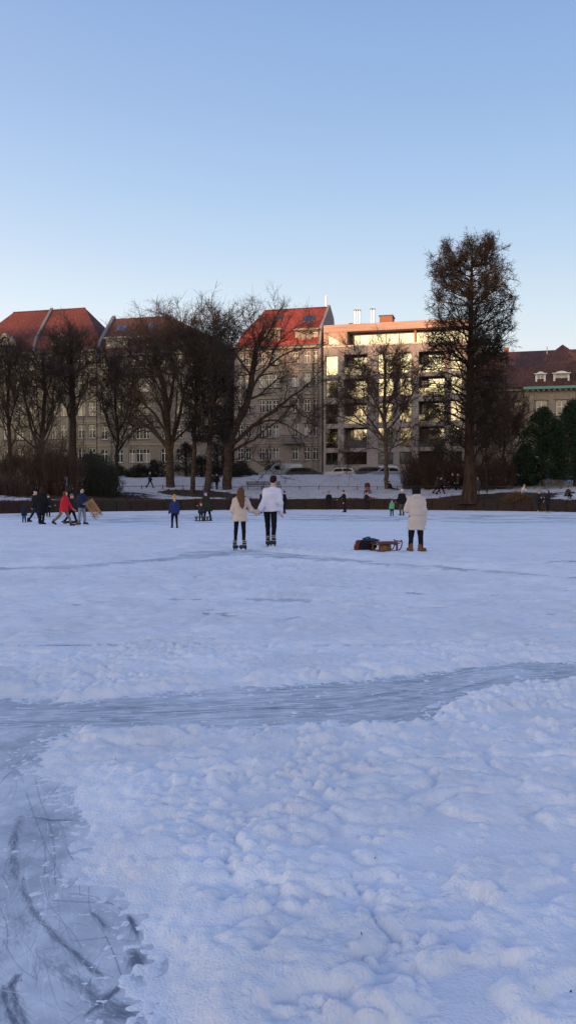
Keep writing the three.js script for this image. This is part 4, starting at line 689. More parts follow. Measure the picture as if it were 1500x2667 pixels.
bareTree({ seed: 17, label: 'tall bare tree with straight trunk and ivy darkened middle', group: parkTrees, base: [540, 1291], trunk: 20, mat: barkPlane, stem: [[538, 1291], [546, 1200], [549, 1100], [556, 1000], [563, 930], [568, 888]], crown: [578, 900, 92, 125], auto: 15, low: 0.42, ram: { sec: 9, ter: 6, twig: 5, len: 3.3, tw: 0.015 },
  extra: (g, loc, m, R) => { const L = new Soup(); for (let k = 0; k < 15000; k++) { const t = R(), y = lerp(1150, 940, t), w = (34 + 26 * Math.sin(t * 3.1) + 14 * vn(t * 9, 2)) * (0.25 + 0.75 * Math.sqrt(R())), a = R() * 6.283, c = loc(lerp(548, 540, t), y), p = c.add(V(Math.cos(a) * w * m * (0.8 + .5 * vn(a * 2, t * 12)), (R() - .5) * .5, Math.sin(a) * w * m * .8)); if (vn3(p.x * 1.1, p.y * 1.1, p.z * 1.1) < 0.42) continue; L.blade(p, rvec(R), 0.26, 0.12, R); } mesh('ivy', L.geo(), std(0.026, 0.021, 0.019, 0.9), g); } });
bareTree({ seed: 18, label: 'broad plane tree with heavy crooked limbs reaching over towards the modern block', group: parkTrees, base: [592, 1276], trunk: 29, topR: 0.24, mat: barkPlane, stem: [[590, 1276], [594, 1220], [596, 1165], [612, 1115], [642, 1055], [656, 980], [668, 905], [690, 850]],
  limbs: [[[[600, 1162], [650, 1115], [720, 1062], [762, 1030], [800, 1000], [845, 955]], 15], [[[594, 1168], [572, 1110], [560, 1050], [575, 980], [590, 920]], 10], [[[642, 1055], [662, 1000], [702, 950], [760, 912], [832, 905]], 11], [[[650, 1115], [705, 1092], [752, 1108], [800, 1135], [826, 1100]], 7], [[[656, 980], [622, 932], [603, 890], [618, 850]], 8], [[[720, 1062], [765, 1058], [800, 1088], [835, 1060]], 7], [[[668, 900], [698, 870], [716, 825]], 8], [[[668, 900], [658, 865], [676, 820]], 7], [[[600, 1200], [640, 1190], [690, 1215], [720, 1235]], 4], [[[700, 952], [720, 900], [760, 860], [800, 870]], 6]], crown: [700, 1000, 110, 160], auto: 5, ram: { sec: 11, ter: 8, twig: 5, len: 3.2, up: 0.15 } });
bareTree({ seed: 19, label: 'medium bare tree with straight pale trunk in front of the modern block', base: [1007, 1274], trunk: 14, mat: barkPale, twigMat: twigBrown, stem: [[1007, 1274], [1005, 1180], [1000, 1060], [1003, 980], [1000, 920]],
  limbs: [[[[1003, 1150], [962, 1090], [922, 1040], [885, 1000]], 7], [[[1003, 1125], [1040, 1082], [1070, 1030], [1088, 985]], 7], [[[1002, 1100], [970, 1030], [940, 960], [930, 918]], 7], [[[1002, 1080], [1030, 1000], [1042, 930]], 6], [[[1005, 1180], [970, 1165], [930, 1178], [888, 1192]], 4], [[[1005, 1172], [1052, 1150], [1092, 1130]], 5], [[[1003, 1140], [950, 1110], [890, 1085], [860, 1080]], 5]], crown: [985, 1030, 112, 135], auto: 11, ram: { sec: 10, ter: 8, twig: 5, len: 3.1, tw: 0.016 } });
bareTree({ seed: 20, label: 'thin young bare tree right of the tall conifer', base: [1268, 1283], trunk: 6, mat: barkDark, twigMat: twigBrown, stem: [[1268, 1283], [1264, 1180], [1262, 1090], [1268, 1010]], crown: [1275, 1100, 48, 85], auto: 10, low: 0.25, group: parkTrees, ram: { sec: 7, ter: 6, twig: 4, len: 2 } });
bareTree({ seed: 21, label: 'thin young bare tree before the stone house', base: [1312, 1270], trunk: 8, mat: barkDark, twigMat: twigBrown, stem: [[1312, 1270], [1310, 1180], [1314, 1080], [1310, 1030]], crown: [1322, 1105, 58, 85], auto: 13, low: 0.2, group: parkTrees, ram: { sec: 8, ter: 7, twig: 5, len: 2.2 } });
// tall bald cypress: straight flared trunk, rising boughs, clumps of russet needles still hanging on
{
  const R = rng(31), b = onLand(1222, 1303), Z = b[2], m = Z / FOC, W = new Soup(), T = new Soup(), N = new Soup();
  const g = thing('conifer_tree', 'very tall brown deciduous conifer with flared trunk at the edge of the pond', 'tree', [b[0], b[1] - 0.05, -Z]);
  const loc = (px, py, dz = 0) => { const q = atZ(px, py, Z + dz); return V(q[0] - b[0], q[1] - b[1], -dz); };
  const st = [[1222, 1303], [1222, 1240], [1222, 1100], [1224, 950], [1226, 800], [1228, 700], [1230, 634]].map(([x, y]) => loc(x, y)); st[0].y = -0.3;
  const c = new THREE.CatmullRomCurve3(st), tr = c.getPoints(40), H = tr[40].y;
  W.tube(tr, tr.map((p, k) => { const h = p.y / H; return m * (15.5 * Math.pow(1 - h, 0.85) * 0.95 + 1.0 + 11 * Math.exp(-h * 26)); }), 14);
  const prof = [[622, 20, 10], [634, 64, 44], [655, 80, 58], [690, 92, 70], [730, 98, 84], [780, 112, 100], [860, 124, 112], [930, 126, 100], [1000, 142, 66], [1060, 138, 60], [1120, 100, 84], [1180, 110, 100]];
  const rad = (py, side) => { let k = 0; while (k < prof.length - 2 && prof[k + 1][0] < py) k++; const t = clamp((py - prof[k][0]) / (prof[k + 1][0] - prof[k][0])); return lerp(prof[k][side < 0 ? 1 : 2], prof[k + 1][side < 0 ? 1 : 2], t); };
  const leafy = (py) => clamp(1.5 - (py - 620) / 480, 0.25, 1.5);
  for (let k = 0; k < 132; k++) {
    const f = (k + R()) / 132, py = lerp(1165, 632, Math.pow(f, 0.85)), a = k * 2.39996 + R() * 0.7, side = Math.cos(a), w = (Math.abs(side) * rad(py, side) + (1 - Math.abs(side)) * 0.5 * (rad(py, -1) + rad(py, 1))) * (0.80 + 0.30 * R());
    const e = loc(1225, py).add(V(Math.cos(a) * w * m, 0, Math.sin(a) * w * m * 0.9)), drop = py > 900 ? 0.22 * w * m : (0.75 + 0.5 * R()) * w * m, y0 = clamp((e.y - drop) / H, 0.12, 0.985), s = tr[Math.floor(y0 * 40)].clone();
    const mid = s.clone().lerp(e, 0.5); mid.y += (py > 900 ? 0.12 : -0.10) * w * m; if (py > 960) e.y -= 0.12 * w * m;
    const r0 = lerp(0.13, 0.05, y0), q = bez(s, mid, e, 7, R, 0.1); W.tube(q, taper(8, r0, 0.025), 5);
    ramify(W, T, q, r0, 0.025, R, { sec: 8, ter: 5, twig: 3, len: lerp(2.1, 1.5, y0), tw: 0.011, from: 0.3, up: py > 900 ? 0 : 0.3, up2: 0, leaf: Math.round(2.1 * leafy(py) + R() * .9), leaves: N, ll: 0.40, lw: 0.036 });
  }
  mesh('trunk', W.geo(), barkRed, g); mesh('crown', T.geo(), std(0.027, 0.021, 0.018, 1), g); mesh('needles', N.geo(), std(0.026, 0.0215, 0.0155, 1), g);
}
// brushwood: many fine stems fanning from the ground
function brush(o) {
  const R = rng(o.seed), b = onLand(...o.base), Z = b[2], m = Z / FOC, T = new Soup(), g = thing('shrub', o.label, 'shrub', [b[0], b[1] - 0.03, -Z], 0, o.group);
  for (let k = 0; k < o.n; k++) {
    const x = (R() - .5) * o.w * m, z = (R() - .5) * (o.d ?? 2.2), gy = landY(b[0] + x, Z - z) - b[1], h = (0.55 + 0.45 * R()) * o.h * m * (1 - 0.5 * Math.pow(Math.abs(x) / (o.w * m * .5), 2)), s = V(x, gy - 0.05, z), e = V(x * (1.05 + 0.3 * R()) + (R() - .5) * h * .5, gy + h, z * 1.3 + (R() - .5) * h * .5), mid = s.clone().lerp(e, .5).add(V((R() - .5) * .4, h * .1, (R() - .5) * .4)), q = bez(s, mid, e, 4, R, 0.06);
    T.tube(q, taper(5, 0.026, 0.010), 3);
    for (let w = 0; w < o.tw; w++) { const t = lerp(0.12, 4, R()), i = Math.min(3, Math.floor(t)), p = V(0, 0, 0).lerpVectors(q[i], q[i + 1], t - i), d = rvec(R).add(V(0, 0.5, 0)).normalize(), l = h * (0.1 + 0.2 * R()), p2 = p.clone().addScaledVector(d, l); T.tube([p, p2], [0.014, 0.008], 3); for (let v = 0; v < 1; v++) T.tube([p.clone().lerp(p2, .3 + .5 * R()), p2.clone().addScaledVector(rvec(R), l * .6)], [0.010, 0.006], 3); }
  }
  mesh('stems', T.geo(), o.mat ?? twigBrown, g); return g;
}
const bw = 'leafless brushwood on the bank';
brush({ seed: 41, label: 'wide mass of leafless brown brushwood left of the small tree', group: bw, base: [150, 1288], w: 150, h: 165, n: 230, tw: 9, d: 3 });
brush({ seed: 42, label: 'leafless brown brushwood at the foot of the black trunk', group: bw, base: [75, 1280], w: 150, h: 150, n: 190, tw: 8, d: 3 });
brush({ seed: 43, label: 'dark greenish shrub at the right end of the brushwood', base: [262, 1292], w: 84, h: 112, n: 240, tw: 13, d: 2.4, mat: std(0.032, 0.035, 0.028, 1), group: bw });
brush({ seed: 44, label: 'leafless brown shrub under the pale trunked tree', group: bw, base: [1085, 1272], w: 72, h: 98, n: 200, tw: 11, mat: twigBrown });
brush({ seed: 45, label: 'wide leafless brown shrub left of the tall conifer', group: bw, base: [1160, 1274], w: 110, h: 112, n: 260, tw: 11 });
brush({ seed: 46, label: 'leafless brown shrub right of the tall conifer', group: bw, base: [1282, 1275], w: 95, h: 104, n: 220, tw: 11 });
brush({ seed: 47, label: 'dry reddish grass clump on the shore wall', group: bw, base: [1345, 1306], w: 60, h: 26, n: 170, tw: 3, d: 1, mat: std(0.13, 0.07, 0.045, 1) });
brush({ seed: 48, label: 'low dark brushwood at the left end of the bank', group: bw, base: [25, 1290], w: 90, h: 58, n: 170, tw: 9, d: 2 });
// evergreens: leaf clumps round a few stems
function evergreen(o) {
  const R = rng(o.seed), b = onLand(...o.base), Z = b[2], m = Z / FOC, W = new Soup(), L = new Soup(), g = thing(o.name ?? 'evergreen_tree', o.label, o.cat ?? 'tree', [b[0], b[1] - 0.05, -Z], 0, o.group);
  const h = o.h * m, w = o.w * m / 2;
  W.tube([V(0, -0.2, 0), V(0.05, h * .4, 0), V(0, h * .85, 0)], [0.16, 0.11, 0.04], 7);
  for (let k = 0; k < o.n; k++) {
    const u = R(), y = h * (o.low ?? 0.1) + h * (1 - (o.low ?? 0.1)) * u, pr = Math.pow(Math.sin(Math.PI * clamp(0.16 + 0.84 * u)), 0.6) * (1 - 0.25 * u), a = R() * 6.283, r = w * pr * (0.8 + 0.35 * R()), c = V(Math.cos(a) * r, y, Math.sin(a) * r * .85), out = V(Math.cos(a), 0.2, Math.sin(a));
    W.tube([V(0, y * .8, 0), c], [0.04, 0.012], 3);
    for (let q = 0; q < o.q; q++) { const d = rvec(R).add(out.clone().multiplyScalar(.6)).add(V(0, -0.1, 0)).normalize(), p = c.clone().addScaledVector(rvec(R), 0.42 * (o.cl ?? 1) * Math.cbrt(R())); L.blade(p, d, o.ll ?? 0.2, o.lw ?? 0.085, R); }
  }
  mesh('trunk', W.geo(), barkDark, g); mesh('crown', L.geo(), o.mat ?? yew, g); return g;
}
const yew = std(0.024, 0.042, 0.024, 0.8), holly = std(0.025, 0.027, 0.021, 0.85);
evergreen({ seed: 51, label: 'dark green evergreen with rounded top in front of the stone house', base: [1412, 1268], w: 118, h: 200, n: 420, q: 42, group: 'dark evergreens' });
evergreen({ seed: 52, label: 'tallest dark green evergreen standing right of the rounded one', base: [1495, 1268], w: 112, h: 222, n: 460, q: 42, group: 'dark evergreens' });
evergreen({ seed: 53, label: 'low dark green evergreen bush leaning left of the rounded evergreen', base: [1362, 1266], w: 70, h: 92, n: 200, q: 42, group: 'dark evergreens', low: 0 });
{ const hedge = [[365, 1238, 70, 30, 'low dark hedge bush beside the small bare tree'], [410, 1238, 50, 45, 'rounded brown bush left of the old plane tree'], [484, 1238, 56, 86, 'tall rounded dark bush right of the old plane tree'], [566, 1238, 62, 92, 'tall rounded dark bush behind the broad plane tree'], [525, 1238, 56, 52, 'dark bush between the two tall rounded bushes'], [625, 1238, 60, 36, 'low dark bush right of the broad plane tree'], [300, 1240, 60, 26, 'low hedge bush in front of the arched windows'], [240, 1240, 80, 60, 'dark bush behind the brushwood'], [140, 1242, 120, 60, 'wide dark bush behind the brushwood'], [40, 1242, 110, 52, 'dark bush before the cream house']];
  hedge.forEach(([px, py, w, h, label], k) => evergreen({ seed: 60 + k, name: 'bush', cat: 'bush', label, base: [px, py], w, h, n: Math.round(w * 1.7), q: 26, low: 0, mat: holly, group: 'dark bushes along the street' })); }
// ---------------------------------------------------------------- people
// surface nets over a signed distance field
function meshField(f, lo, hi, cell) {
  const nx = Math.ceil((hi[0] - lo[0]) / cell) + 1, ny = Math.ceil((hi[1] - lo[1]) / cell) + 1, nz = Math.ceil((hi[2] - lo[2]) / cell) + 1, v = new Float32Array(nx * ny * nz), id = new Int32Array(nx * ny * nz).fill(-1), pos = [], idx = [];
  let o = 0; for (let k = 0; k < nz; k++) for (let j = 0; j < ny; j++) for (let i = 0; i < nx; i++) v[o++] = f(lo[0] + i * cell, lo[1] + j * cell, lo[2] + k * cell);
  const sx = 1, sy = nx, sz = nx * ny, off = [0, sx, sy, sx + sy, sz, sz + sx, sz + sy, sz + sx + sy], ed = [[0, 1], [2, 3], [4, 5], [6, 7], [0, 2], [1, 3], [4, 6], [5, 7], [0, 4], [1, 5], [2, 6], [3, 7]];
  for (let k = 0; k < nz - 1; k++) for (let j = 0; j < ny - 1; j++) for (let i = 0; i < nx - 1; i++) {
    const b = i + j * sy + k * sz; let m = 0; for (let c = 0; c < 8; c++) if (v[b + off[c]] < 0) m |= 1 << c;
    if (m === 0 || m === 255) continue; let x = 0, y = 0, z = 0, n = 0;
    for (const [p, q] of ed) { const a = v[b + off[p]], e = v[b + off[q]]; if ((a < 0) === (e < 0)) continue; const t = a / (a - e); x += (p & 1) + t * ((q & 1) - (p & 1)); y += ((p >> 1) & 1) + t * (((q >> 1) & 1) - ((p >> 1) & 1)); z += (p >> 2) + t * ((q >> 2) - (p >> 2)); n++; }
    id[b] = pos.length / 3; pos.push(lo[0] + (i + x / n) * cell, lo[1] + (j + y / n) * cell, lo[2] + (k + z / n) * cell);
  }
  for (let k = 1; k < nz - 1; k++) for (let j = 1; j < ny - 1; j++) for (let i = 1; i < nx - 1; i++) {
    const b = i + j * sy + k * sz, s = v[b] < 0;
    for (const [d, u, w] of [[sx, sy, sz], [sy, sz, sx], [sz, sx, sy]]) { if (s === (v[b + d] < 0)) continue; const A = id[b], B = id[b - u], C = id[b - u - w], D = id[b - w]; if (s) idx.push(A, B, C, A, C, D); else idx.push(A, C, B, A, D, C); }
  }
  const g = new THREE.BufferGeometry(); g.setAttribute('position', new THREE.Float32BufferAttribute(pos, 3)); g.setAttribute('uv', new THREE.Float32BufferAttribute(pos.flatMap((_, q) => (q % 3 === 0 ? [pos[q] * 3, pos[q + 1] * 3] : [])), 2)); g.setIndex(idx); g.computeVertexNormals(); return g;
}
const smin = (a, b, k) => { const h = Math.max(k - Math.abs(a - b), 0) / k; return Math.min(a, b) - h * h * k * 0.25; };
// tapered capsule, ellipsoid, lofted column with elliptical rings [y, cx, cz, rx, rz]
const cap = (a, b, ra, rb) => { const dx = b.x - a.x, dy = b.y - a.y, dz = b.z - a.z, q = dx * dx + dy * dy + dz * dz || 1e-9; return (x, y, z) => { const px = x - a.x, py = y - a.y, pz = z - a.z, t = clamp((px * dx + py * dy + pz * dz) / q); return Math.hypot(px - dx * t, py - dy * t, pz - dz * t) - lerp(ra, rb, t); }; };
const ell = (c, rx, ry, rz) => (x, y, z) => { const a = (x - c.x) / rx, b = (y - c.y) / ry, d = (z - c.z) / rz, k = Math.hypot(a, b, d); return (k - 1) * Math.min(rx, ry, rz); };
const loft = (rings) => (x, y, z) => {
  const y0 = rings[0][0], y1 = rings[rings.length - 1][0], yy = clamp(y, y0, y1); let k = 0; while (k < rings.length - 2 && rings[k + 1][0] < yy) k++;
  const a = rings[k], b = rings[k + 1], t = sm(clamp((yy - a[0]) / (b[0] - a[0])));
  const rx = lerp(a[3], b[3], t), rz = lerp(a[4], b[4], t), q = Math.hypot((x - lerp(a[1], b[1], t)) / rx, (z - lerp(a[2], b[2], t)) / rz);
  return Math.max((q - 1) * Math.min(rx, rz), y0 - y, y - y1);
};
const blend = (list, k) => (x, y, z) => { let d = 1e9; for (const f of list) d = smin(d, f(x, y, z), k); return d; };
// one hand, palm down the -y axis, fingers curled, thumb leaving the side of the palm
const handGeo = (() => {
  const parts = [cap(V(0, 0.02, 0), V(0, -0.02, 0), 0.026, 0.028), loft([[-0.1, 0, 0.004, 0.040, 0.016], [-0.06, 0, 0, 0.042, 0.019], [-0.01, 0, 0, 0.030, 0.020]])];
  [[-0.030, 0.055, 0.0085], [-0.010, 0.066, 0.009], [0.010, 0.062, 0.009], [0.029, 0.048, 0.008]].forEach(([x, L, r]) => { const a = V(x, -0.09, 0.002), b = V(x * 1.05, -0.09 - L * .42, 0.012), c = V(x * 1.05, -0.09 - L * .72, 0.034), d = V(x, -0.09 - L * .80, 0.056); parts.push(cap(a, b, r * 1.08, r), cap(b, c, r, r * .93), cap(c, d, r * .93, r * .8)); });
  const th = [V(-0.030, -0.025, 0.008), V(-0.050, -0.052, 0.024), V(-0.046, -0.085, 0.040)]; parts.push(cap(th[0], th[1], 0.014, 0.012), cap(th[1], th[2], 0.012, 0.009));
  const f = (x, y, z) => { let d = 1e9; for (let k = 0; k < 2; k++) d = smin(d, parts[k](x, y, z), 0.02); for (let k = 2; k < parts.length; k++) d = smin(d, parts[k](x, y, z), 0.006); return d; };
  return [0.0056, 0.0115].map((c) => meshField(f, [-0.075, -0.18, -0.04], [0.06, 0.05, 0.09], c));
})();
// one head with neck, facing +z, centred at mid height (0.23 m tall)
const headField = blend([ell(V(0, 0.022, -0.006), 0.076, 0.092, 0.094), ell(V(0, -0.045, 0.022), 0.056, 0.068, 0.066), cap(V(0, -0.05, -0.022), V(0, -0.19, -0.035), 0.052, 0.058), cap(V(0, 0.012, 0.088), V(0, -0.026, 0.107), 0.009, 0.014), ell(V(0.077, -0.005, -0.005), 0.012, 0.030, 0.019), ell(V(-0.077, -0.005, -0.005), 0.012, 0.030, 0.019), ell(V(0, 0.030, 0.078), 0.05, 0.012, 0.016), ell(V(0, -0.062, 0.080), 0.024, 0.007, 0.010), ell(V(0, -0.098, 0.060), 0.024, 0.018, 0.022)], 0.018);
const headGeo = [0.010, 0.020].map((cc) => meshField((x, y, z) => { let d = headField(x, y, z); for (const s of [-1, 1]) d = Math.max(d, -(Math.hypot(x - s * 0.032, y - 0.006, z - 0.098) - 0.017)); return d; }, [-0.12, -0.24, -0.13], [0.12, 0.14, 0.14], cc));
const eyeGeo = new THREE.SphereGeometry(0.0125, 10, 8);
const cutAbove = (f, g) => (x, y, z) => Math.max(f(x, y, z), g(x, y, z));
const [hatFine, hatCoarse] = [1.1, 2.4].map((q) => { const meshF = (f, a, b, c) => meshField(f, a, b, c * q); return {
  beanie: meshF(cutAbove(blend([ell(V(0, 0.048, -0.008), 0.094, 0.106, 0.112), ell(V(0, 0.10, -0.01), 0.075, 0.07, 0.085)], 0.03), (x, y, z) => 0.028 - 0.28 * z * (z > 0 ? 0 : -1) - y - 0.35 * Math.min(0, z)), [-0.13, -0.08, -0.15], [0.13, 0.21, 0.14], 0.011),
  hood: meshF(cutAbove(blend([ell(V(0, 0.015, -0.015), 0.105, 0.122, 0.118), ell(V(0, -0.11, -0.03), 0.10, 0.07, 0.10)], 0.05), (x, y, z) => z - 0.055 + 0.2 * Math.max(0, y - 0.06)), [-0.14, -0.21, -0.17], [0.14, 0.17, 0.12], 0.012),
  short: meshF((x, y, z) => Math.max(ell(V(0, 0.034, -0.010), 0.088, 0.102, 0.104)(x, y, z) - 0.004 * (vn3(x * 60, y * 60, z * 60) - .5), z > 0.03 ? 0.075 - y : z > -0.05 ? 0.055 - y - (0.03 - z) * 1.05 : -0.06 - y), [-0.12, -0.10, -0.15], [0.12, 0.17, 0.13], 0.009),
  quiff: meshF((x, y, z) => Math.max(blend([ell(V(0, 0.040, -0.010), 0.090, 0.106, 0.104), ell(V(0.0, 0.112, 0.015), 0.076, 0.05, 0.08)], 0.04)(x, y, z) - 0.008 * (vn3(x * 50, y * 30, z * 50) - .5), z > 0.03 ? 0.07 - y : z > -0.045 ? 0.06 - y - (0.03 - z) * 0.9 : -0.045 - y), [-0.12, -0.10, -0.15], [0.12, 0.19, 0.14], 0.009),
  bob: meshF((x, y, z) => Math.max(blend([ell(V(0, 0.03, -0.012), 0.094, 0.105, 0.108), loft([[-0.19, 0, -0.045, 0.088, 0.062], [-0.06, 0, -0.03, 0.098, 0.085], [0.03, 0, -0.012, 0.09, 0.09]])], 0.03)(x, y, z), z - 0.035 + (y > 0.07 ? -0.09 : 0)), [-0.13, -0.21, -0.15], [0.13, 0.17, 0.14], 0.011),
  long: meshF((x, y, z) => { const n = 0.014 * (vn3(x * 40, y * 7, z * 40) - .5); return Math.max(blend([ell(V(0, 0.03, -0.012), 0.096, 0.106, 0.110), loft([[-0.50, -0.07, -0.185, 0.03, 0.022], [-0.40, -0.06, -0.185, 0.065, 0.034], [-0.26, -0.035, -0.18, 0.105, 0.048], [-0.13, -0.01, -0.115, 0.118, 0.075], [-0.04, 0.0, -0.05, 0.108, 0.09], [0.03, 0, -0.012, 0.094, 0.094]])], 0.03)(x, y, z) + n, z - 0.03 + (y > 0.07 ? -0.09 : 0)); }, [-0.20, -0.53, -0.27], [0.17, 0.17, 0.14], 0.011),
}; });
const [bootFine, bootCoarse] = [0.0135, 0.024].map((cc) => meshField(cutAbove(blend([cap(V(0, 0.05, -0.03), V(0, 0.045, 0.12), 0.052, 0.042), cap(V(0, 0.05, -0.03), V(0, 0.16, -0.03), 0.055, 0.054), ell(V(0, 0.03, 0.04), 0.052, 0.05, 0.145)], 0.03), (x, y, z) => 0.0 - y), [-0.09, -0.03, -0.13], [0.09, 0.25, 0.22], cc));
const soleGeo = meshField(loft([[-0.003, 0, 0.035, 0.058, 0.152], [0.012, 0, 0.035, 0.060, 0.156], [0.028, 0, 0.035, 0.057, 0.152]]), [-0.09, -0.03, -0.15], [0.09, 0.05, 0.22], 0.0105);
const skinMat = std(0.52, 0.31, 0.23, 0.6), eyeMat = std(0.02, 0.015, 0.012, 0.25), matCache = {};
const clothBump = noiseTex(128, (u, v) => { const k = 0.5 * pfbm(u, v, 5, 3, 81) + 0.5 * pfbm(u, v, 40, 2, 85); return [k, k, k]; }, false);
const cloth = (c, rough = 0.92) => matCache[c.join() + rough] ??= std(...c, rough, { bumpMap: clothBump, bumpScale: 0.008 });

function skeleton(H, P) {
  const hipY = 0.52 * H, lean = P.lean ?? 0, side = P.side ?? 0, J = { leg: {}, arm: {} };
  for (const s of [1, -1]) {
    const [pt, kn, sp] = P.legs[s > 0 ? 0 : 1].map((a) => a * Math.PI / 180), hip = V(s * 0.052 * H, hipY, 0);
    const td = V(s * Math.sin(sp), -Math.cos(pt), Math.sin(pt)).normalize(), knee = hip.clone().addScaledVector(td, 0.245 * H), sa = pt - kn, sd = V(s * Math.sin(sp) * .6, -Math.cos(sa), Math.sin(sa)).normalize(), ank = knee.clone().addScaledVector(sd, 0.23 * H);
    J.leg[s] = { hip, knee, ank, sa };
  }
  let low = Math.min(J.leg[1].ank.y, J.leg[-1].ank.y) - 0.045 * H; low = Math.min(low, hipY - (P.seat ?? 0.07) * H);
  const dy = -low + (P.lift ?? 0);
  for (const s of [1, -1]) for (const q of ['hip', 'knee', 'ank']) J.leg[s][q].y += dy;
  const lx = Math.sin(side), lz = Math.sin(lean), ly = Math.cos(lean) * Math.cos(side), base = V(0, hipY + dy, 0);
  J.up = (h, x = 0, z = 0) => V(x + lx * (h - 0.52) * H, base.y + (h - 0.52) * H * ly - z * lz, z + lz * (h - 0.52) * H);
  J.hipY = base.y;
  for (const s of [1, -1]) {
    const [pt, out, bend, inw] = P.arms[s > 0 ? 0 : 1].map((a) => a * Math.PI / 180), sh = J.up(0.795, s * 0.096 * H, 0), ud = V(s * Math.sin(out), -Math.cos(out) * Math.cos(pt), Math.cos(out) * Math.sin(pt)).normalize(), el = sh.clone().addScaledVector(ud, 0.172 * H);
    const o2 = out - inw, fd = V(s * Math.sin(o2), -Math.cos(o2) * Math.cos(pt + bend), Math.cos(o2) * Math.sin(pt + bend)).normalize(), wr = el.clone().addScaledVector(fd, 0.155 * H); J.arm[s] = { sh, el, wr, fd };
    if (P.reach?.[s]) { const t = P.reach[s], d = V(0, 0, 0).subVectors(t, sh), D = Math.min(d.length() - 0.075, 0.32 * H), l1 = 0.172 * H, l2 = 0.155 * H, u = d.normalize(), a = clamp((l1 * l1 - l2 * l2 + D * D) / (2 * D), 0, l1), hh = Math.sqrt(Math.max(0, l1 * l1 - a * a)), side = V(0, -1, -0.3).addScaledVector(u, u.y + 0.3 * u.z).normalize(), e2 = sh.clone().addScaledVector(u, a).addScaledVector(side, hh), w2 = sh.clone().addScaledVector(u, D); J.arm[s] = { sh, el: e2, wr: w2, fd: V(0, 0, 0).subVectors(w2, e2).normalize() }; }
  }
  J.neck = J.up(0.845); J.head = J.up(0.932, 0, 0.006 * H); return J;
}
const STAND = [[2, 3, 3], [0, 2, 3]], HANG = [[2, 8, 10, 4], [2, 8, 10, 4]], WALK = [[26, 6, 1], [-16, 22, 1]], SWING = [[-18, 8, 15, 2], [20, 8, 20, 2]], POCKET = [[-14, 14, 62, 14], [-14, 14, 62, 14]];
function person(o) {
  const [X, Y, Zw] = o.pos, H = o.H, hatGeo = o.fine ? hatFine : hatCoarse, bootGeo = o.fine ? bootFine : bootCoarse, lod = o.fine ? 0 : 1, cell = o.fine ? 0.015 : 0.038 * Math.max(0.7, H / 1.75), J = skeleton(H, { legs: o.legs ?? STAND, arms: o.arms ?? HANG, lean: (o.lean ?? 0) * Math.PI / 180, side: (o.side ?? 0) * Math.PI / 180, seat: o.seat, lift: o.skates ? 0.055 : 0, reach: o.reach && Object.fromEntries(Object.entries(o.reach).map(([k, t]) => [k, t.clone().sub(V(X, Y, -Zw)).applyAxisAngle(V(0, 1, 0), -(o.face ?? 180) * Math.PI / 180)])) });
  const g = thing('person', o.label, 'person', [X, Y, -Zw], (o.face ?? 180) * Math.PI / 180, o.group), hs = (o.headScale ?? 1) * H / 1.75 * (H < 1.45 ? lerp(1.45, 1.0, clamp((H - 0.8) / 0.65)) : 1);
  const bounds = (pts, m) => { const b = new THREE.Box3().setFromPoints(pts).expandByScalar(m); return [[b.min.x, b.min.y, b.min.z], [b.max.x, b.max.y, b.max.z]]; };
  const all = [J.neck, J.head]; for (const s of [1, -1]) all.push(J.arm[s].sh, J.arm[s].el, J.arm[s].wr, J.leg[s].hip, J.leg[s].knee, J.leg[s].ank);
  const R = (h, rx, rz, dz = 0) => { const c = J.up(h, 0, dz * H); return [c.y, c.x, c.z, rx * H, rz * H]; };
  // body: one skin surface from head to ankles
  const lw = 0.86 * Math.min(1, o.legW ?? 1);
  const bl = [loft([R(0.49, .08, .06), R(0.56, .085, .062), R(0.63, .075, .055), R(0.72, .088, .06), R(0.80, .095, .052), R(0.84, .05, .04)])];
  for (const s of [1, -1]) { const a = J.arm[s], l = J.leg[s]; bl.push(cap(a.sh, a.el, .027 * H, .022 * H), cap(a.el, a.wr, .022 * H, .015 * H), cap(l.hip, l.knee, .048 * H * lw, .032 * H * lw), cap(l.knee, l.ank, .032 * H * lw, .02 * H * lw)); }
  bl.push(cap(J.neck, J.head.clone().lerp(J.neck, .4), .03 * H, .03 * H));
  const bg = meshField(blend(bl, 0.02 * H), ...bounds(all, .09 * H), cell * 1.5), hq = new THREE.Quaternion().setFromEuler(new THREE.Euler((o.nod ?? 0) * Math.PI / 180, (o.turn ?? 0) * Math.PI / 180, (o.tilt ?? 0) * Math.PI / 180));
  const hm = new THREE.Matrix4().compose(J.head, hq, V(hs, hs, hs)), parts = [bg, headGeo[lod].clone().applyMatrix4(hm)], gloveParts = [];
  for (const s of [1, -1]) { if (o.noHand === s) continue; const a = J.arm[s], q = new THREE.Quaternion().setFromUnitVectors(V(0, -1, 0), a.fd), m = new THREE.Matrix4().compose(a.wr, q.multiply(new THREE.Quaternion().setFromAxisAngle(V(0, 1, 0), s * 1.2)), V(-s, 1, 1).multiplyScalar(H / 1.78)), hg = handGeo[lod].clone().applyMatrix4(m); if (s > 0) { const ix = hg.index.array; for (let k = 0; k < ix.length; k += 3) { const t = ix[k]; ix[k] = ix[k + 1]; ix[k + 1] = t; } hg.computeVertexNormals(); } parts.push(hg); if (o.gloves) { const gg = hg.clone(); const p = gg.attributes.position, nn = gg.attributes.normal; for (let k = 0; k < p.count; k++) p.setXYZ(k, p.getX(k) + nn.getX(k) * .005, p.getY(k) + nn.getY(k) * .005, p.getZ(k) + nn.getZ(k) * .005); gloveParts.push(gg); } }
  mesh('body', mergeGeometries(parts), skinMat, g);
  for (const gg of gloveParts) mesh('glove', gg, cloth(o.gloves), g);
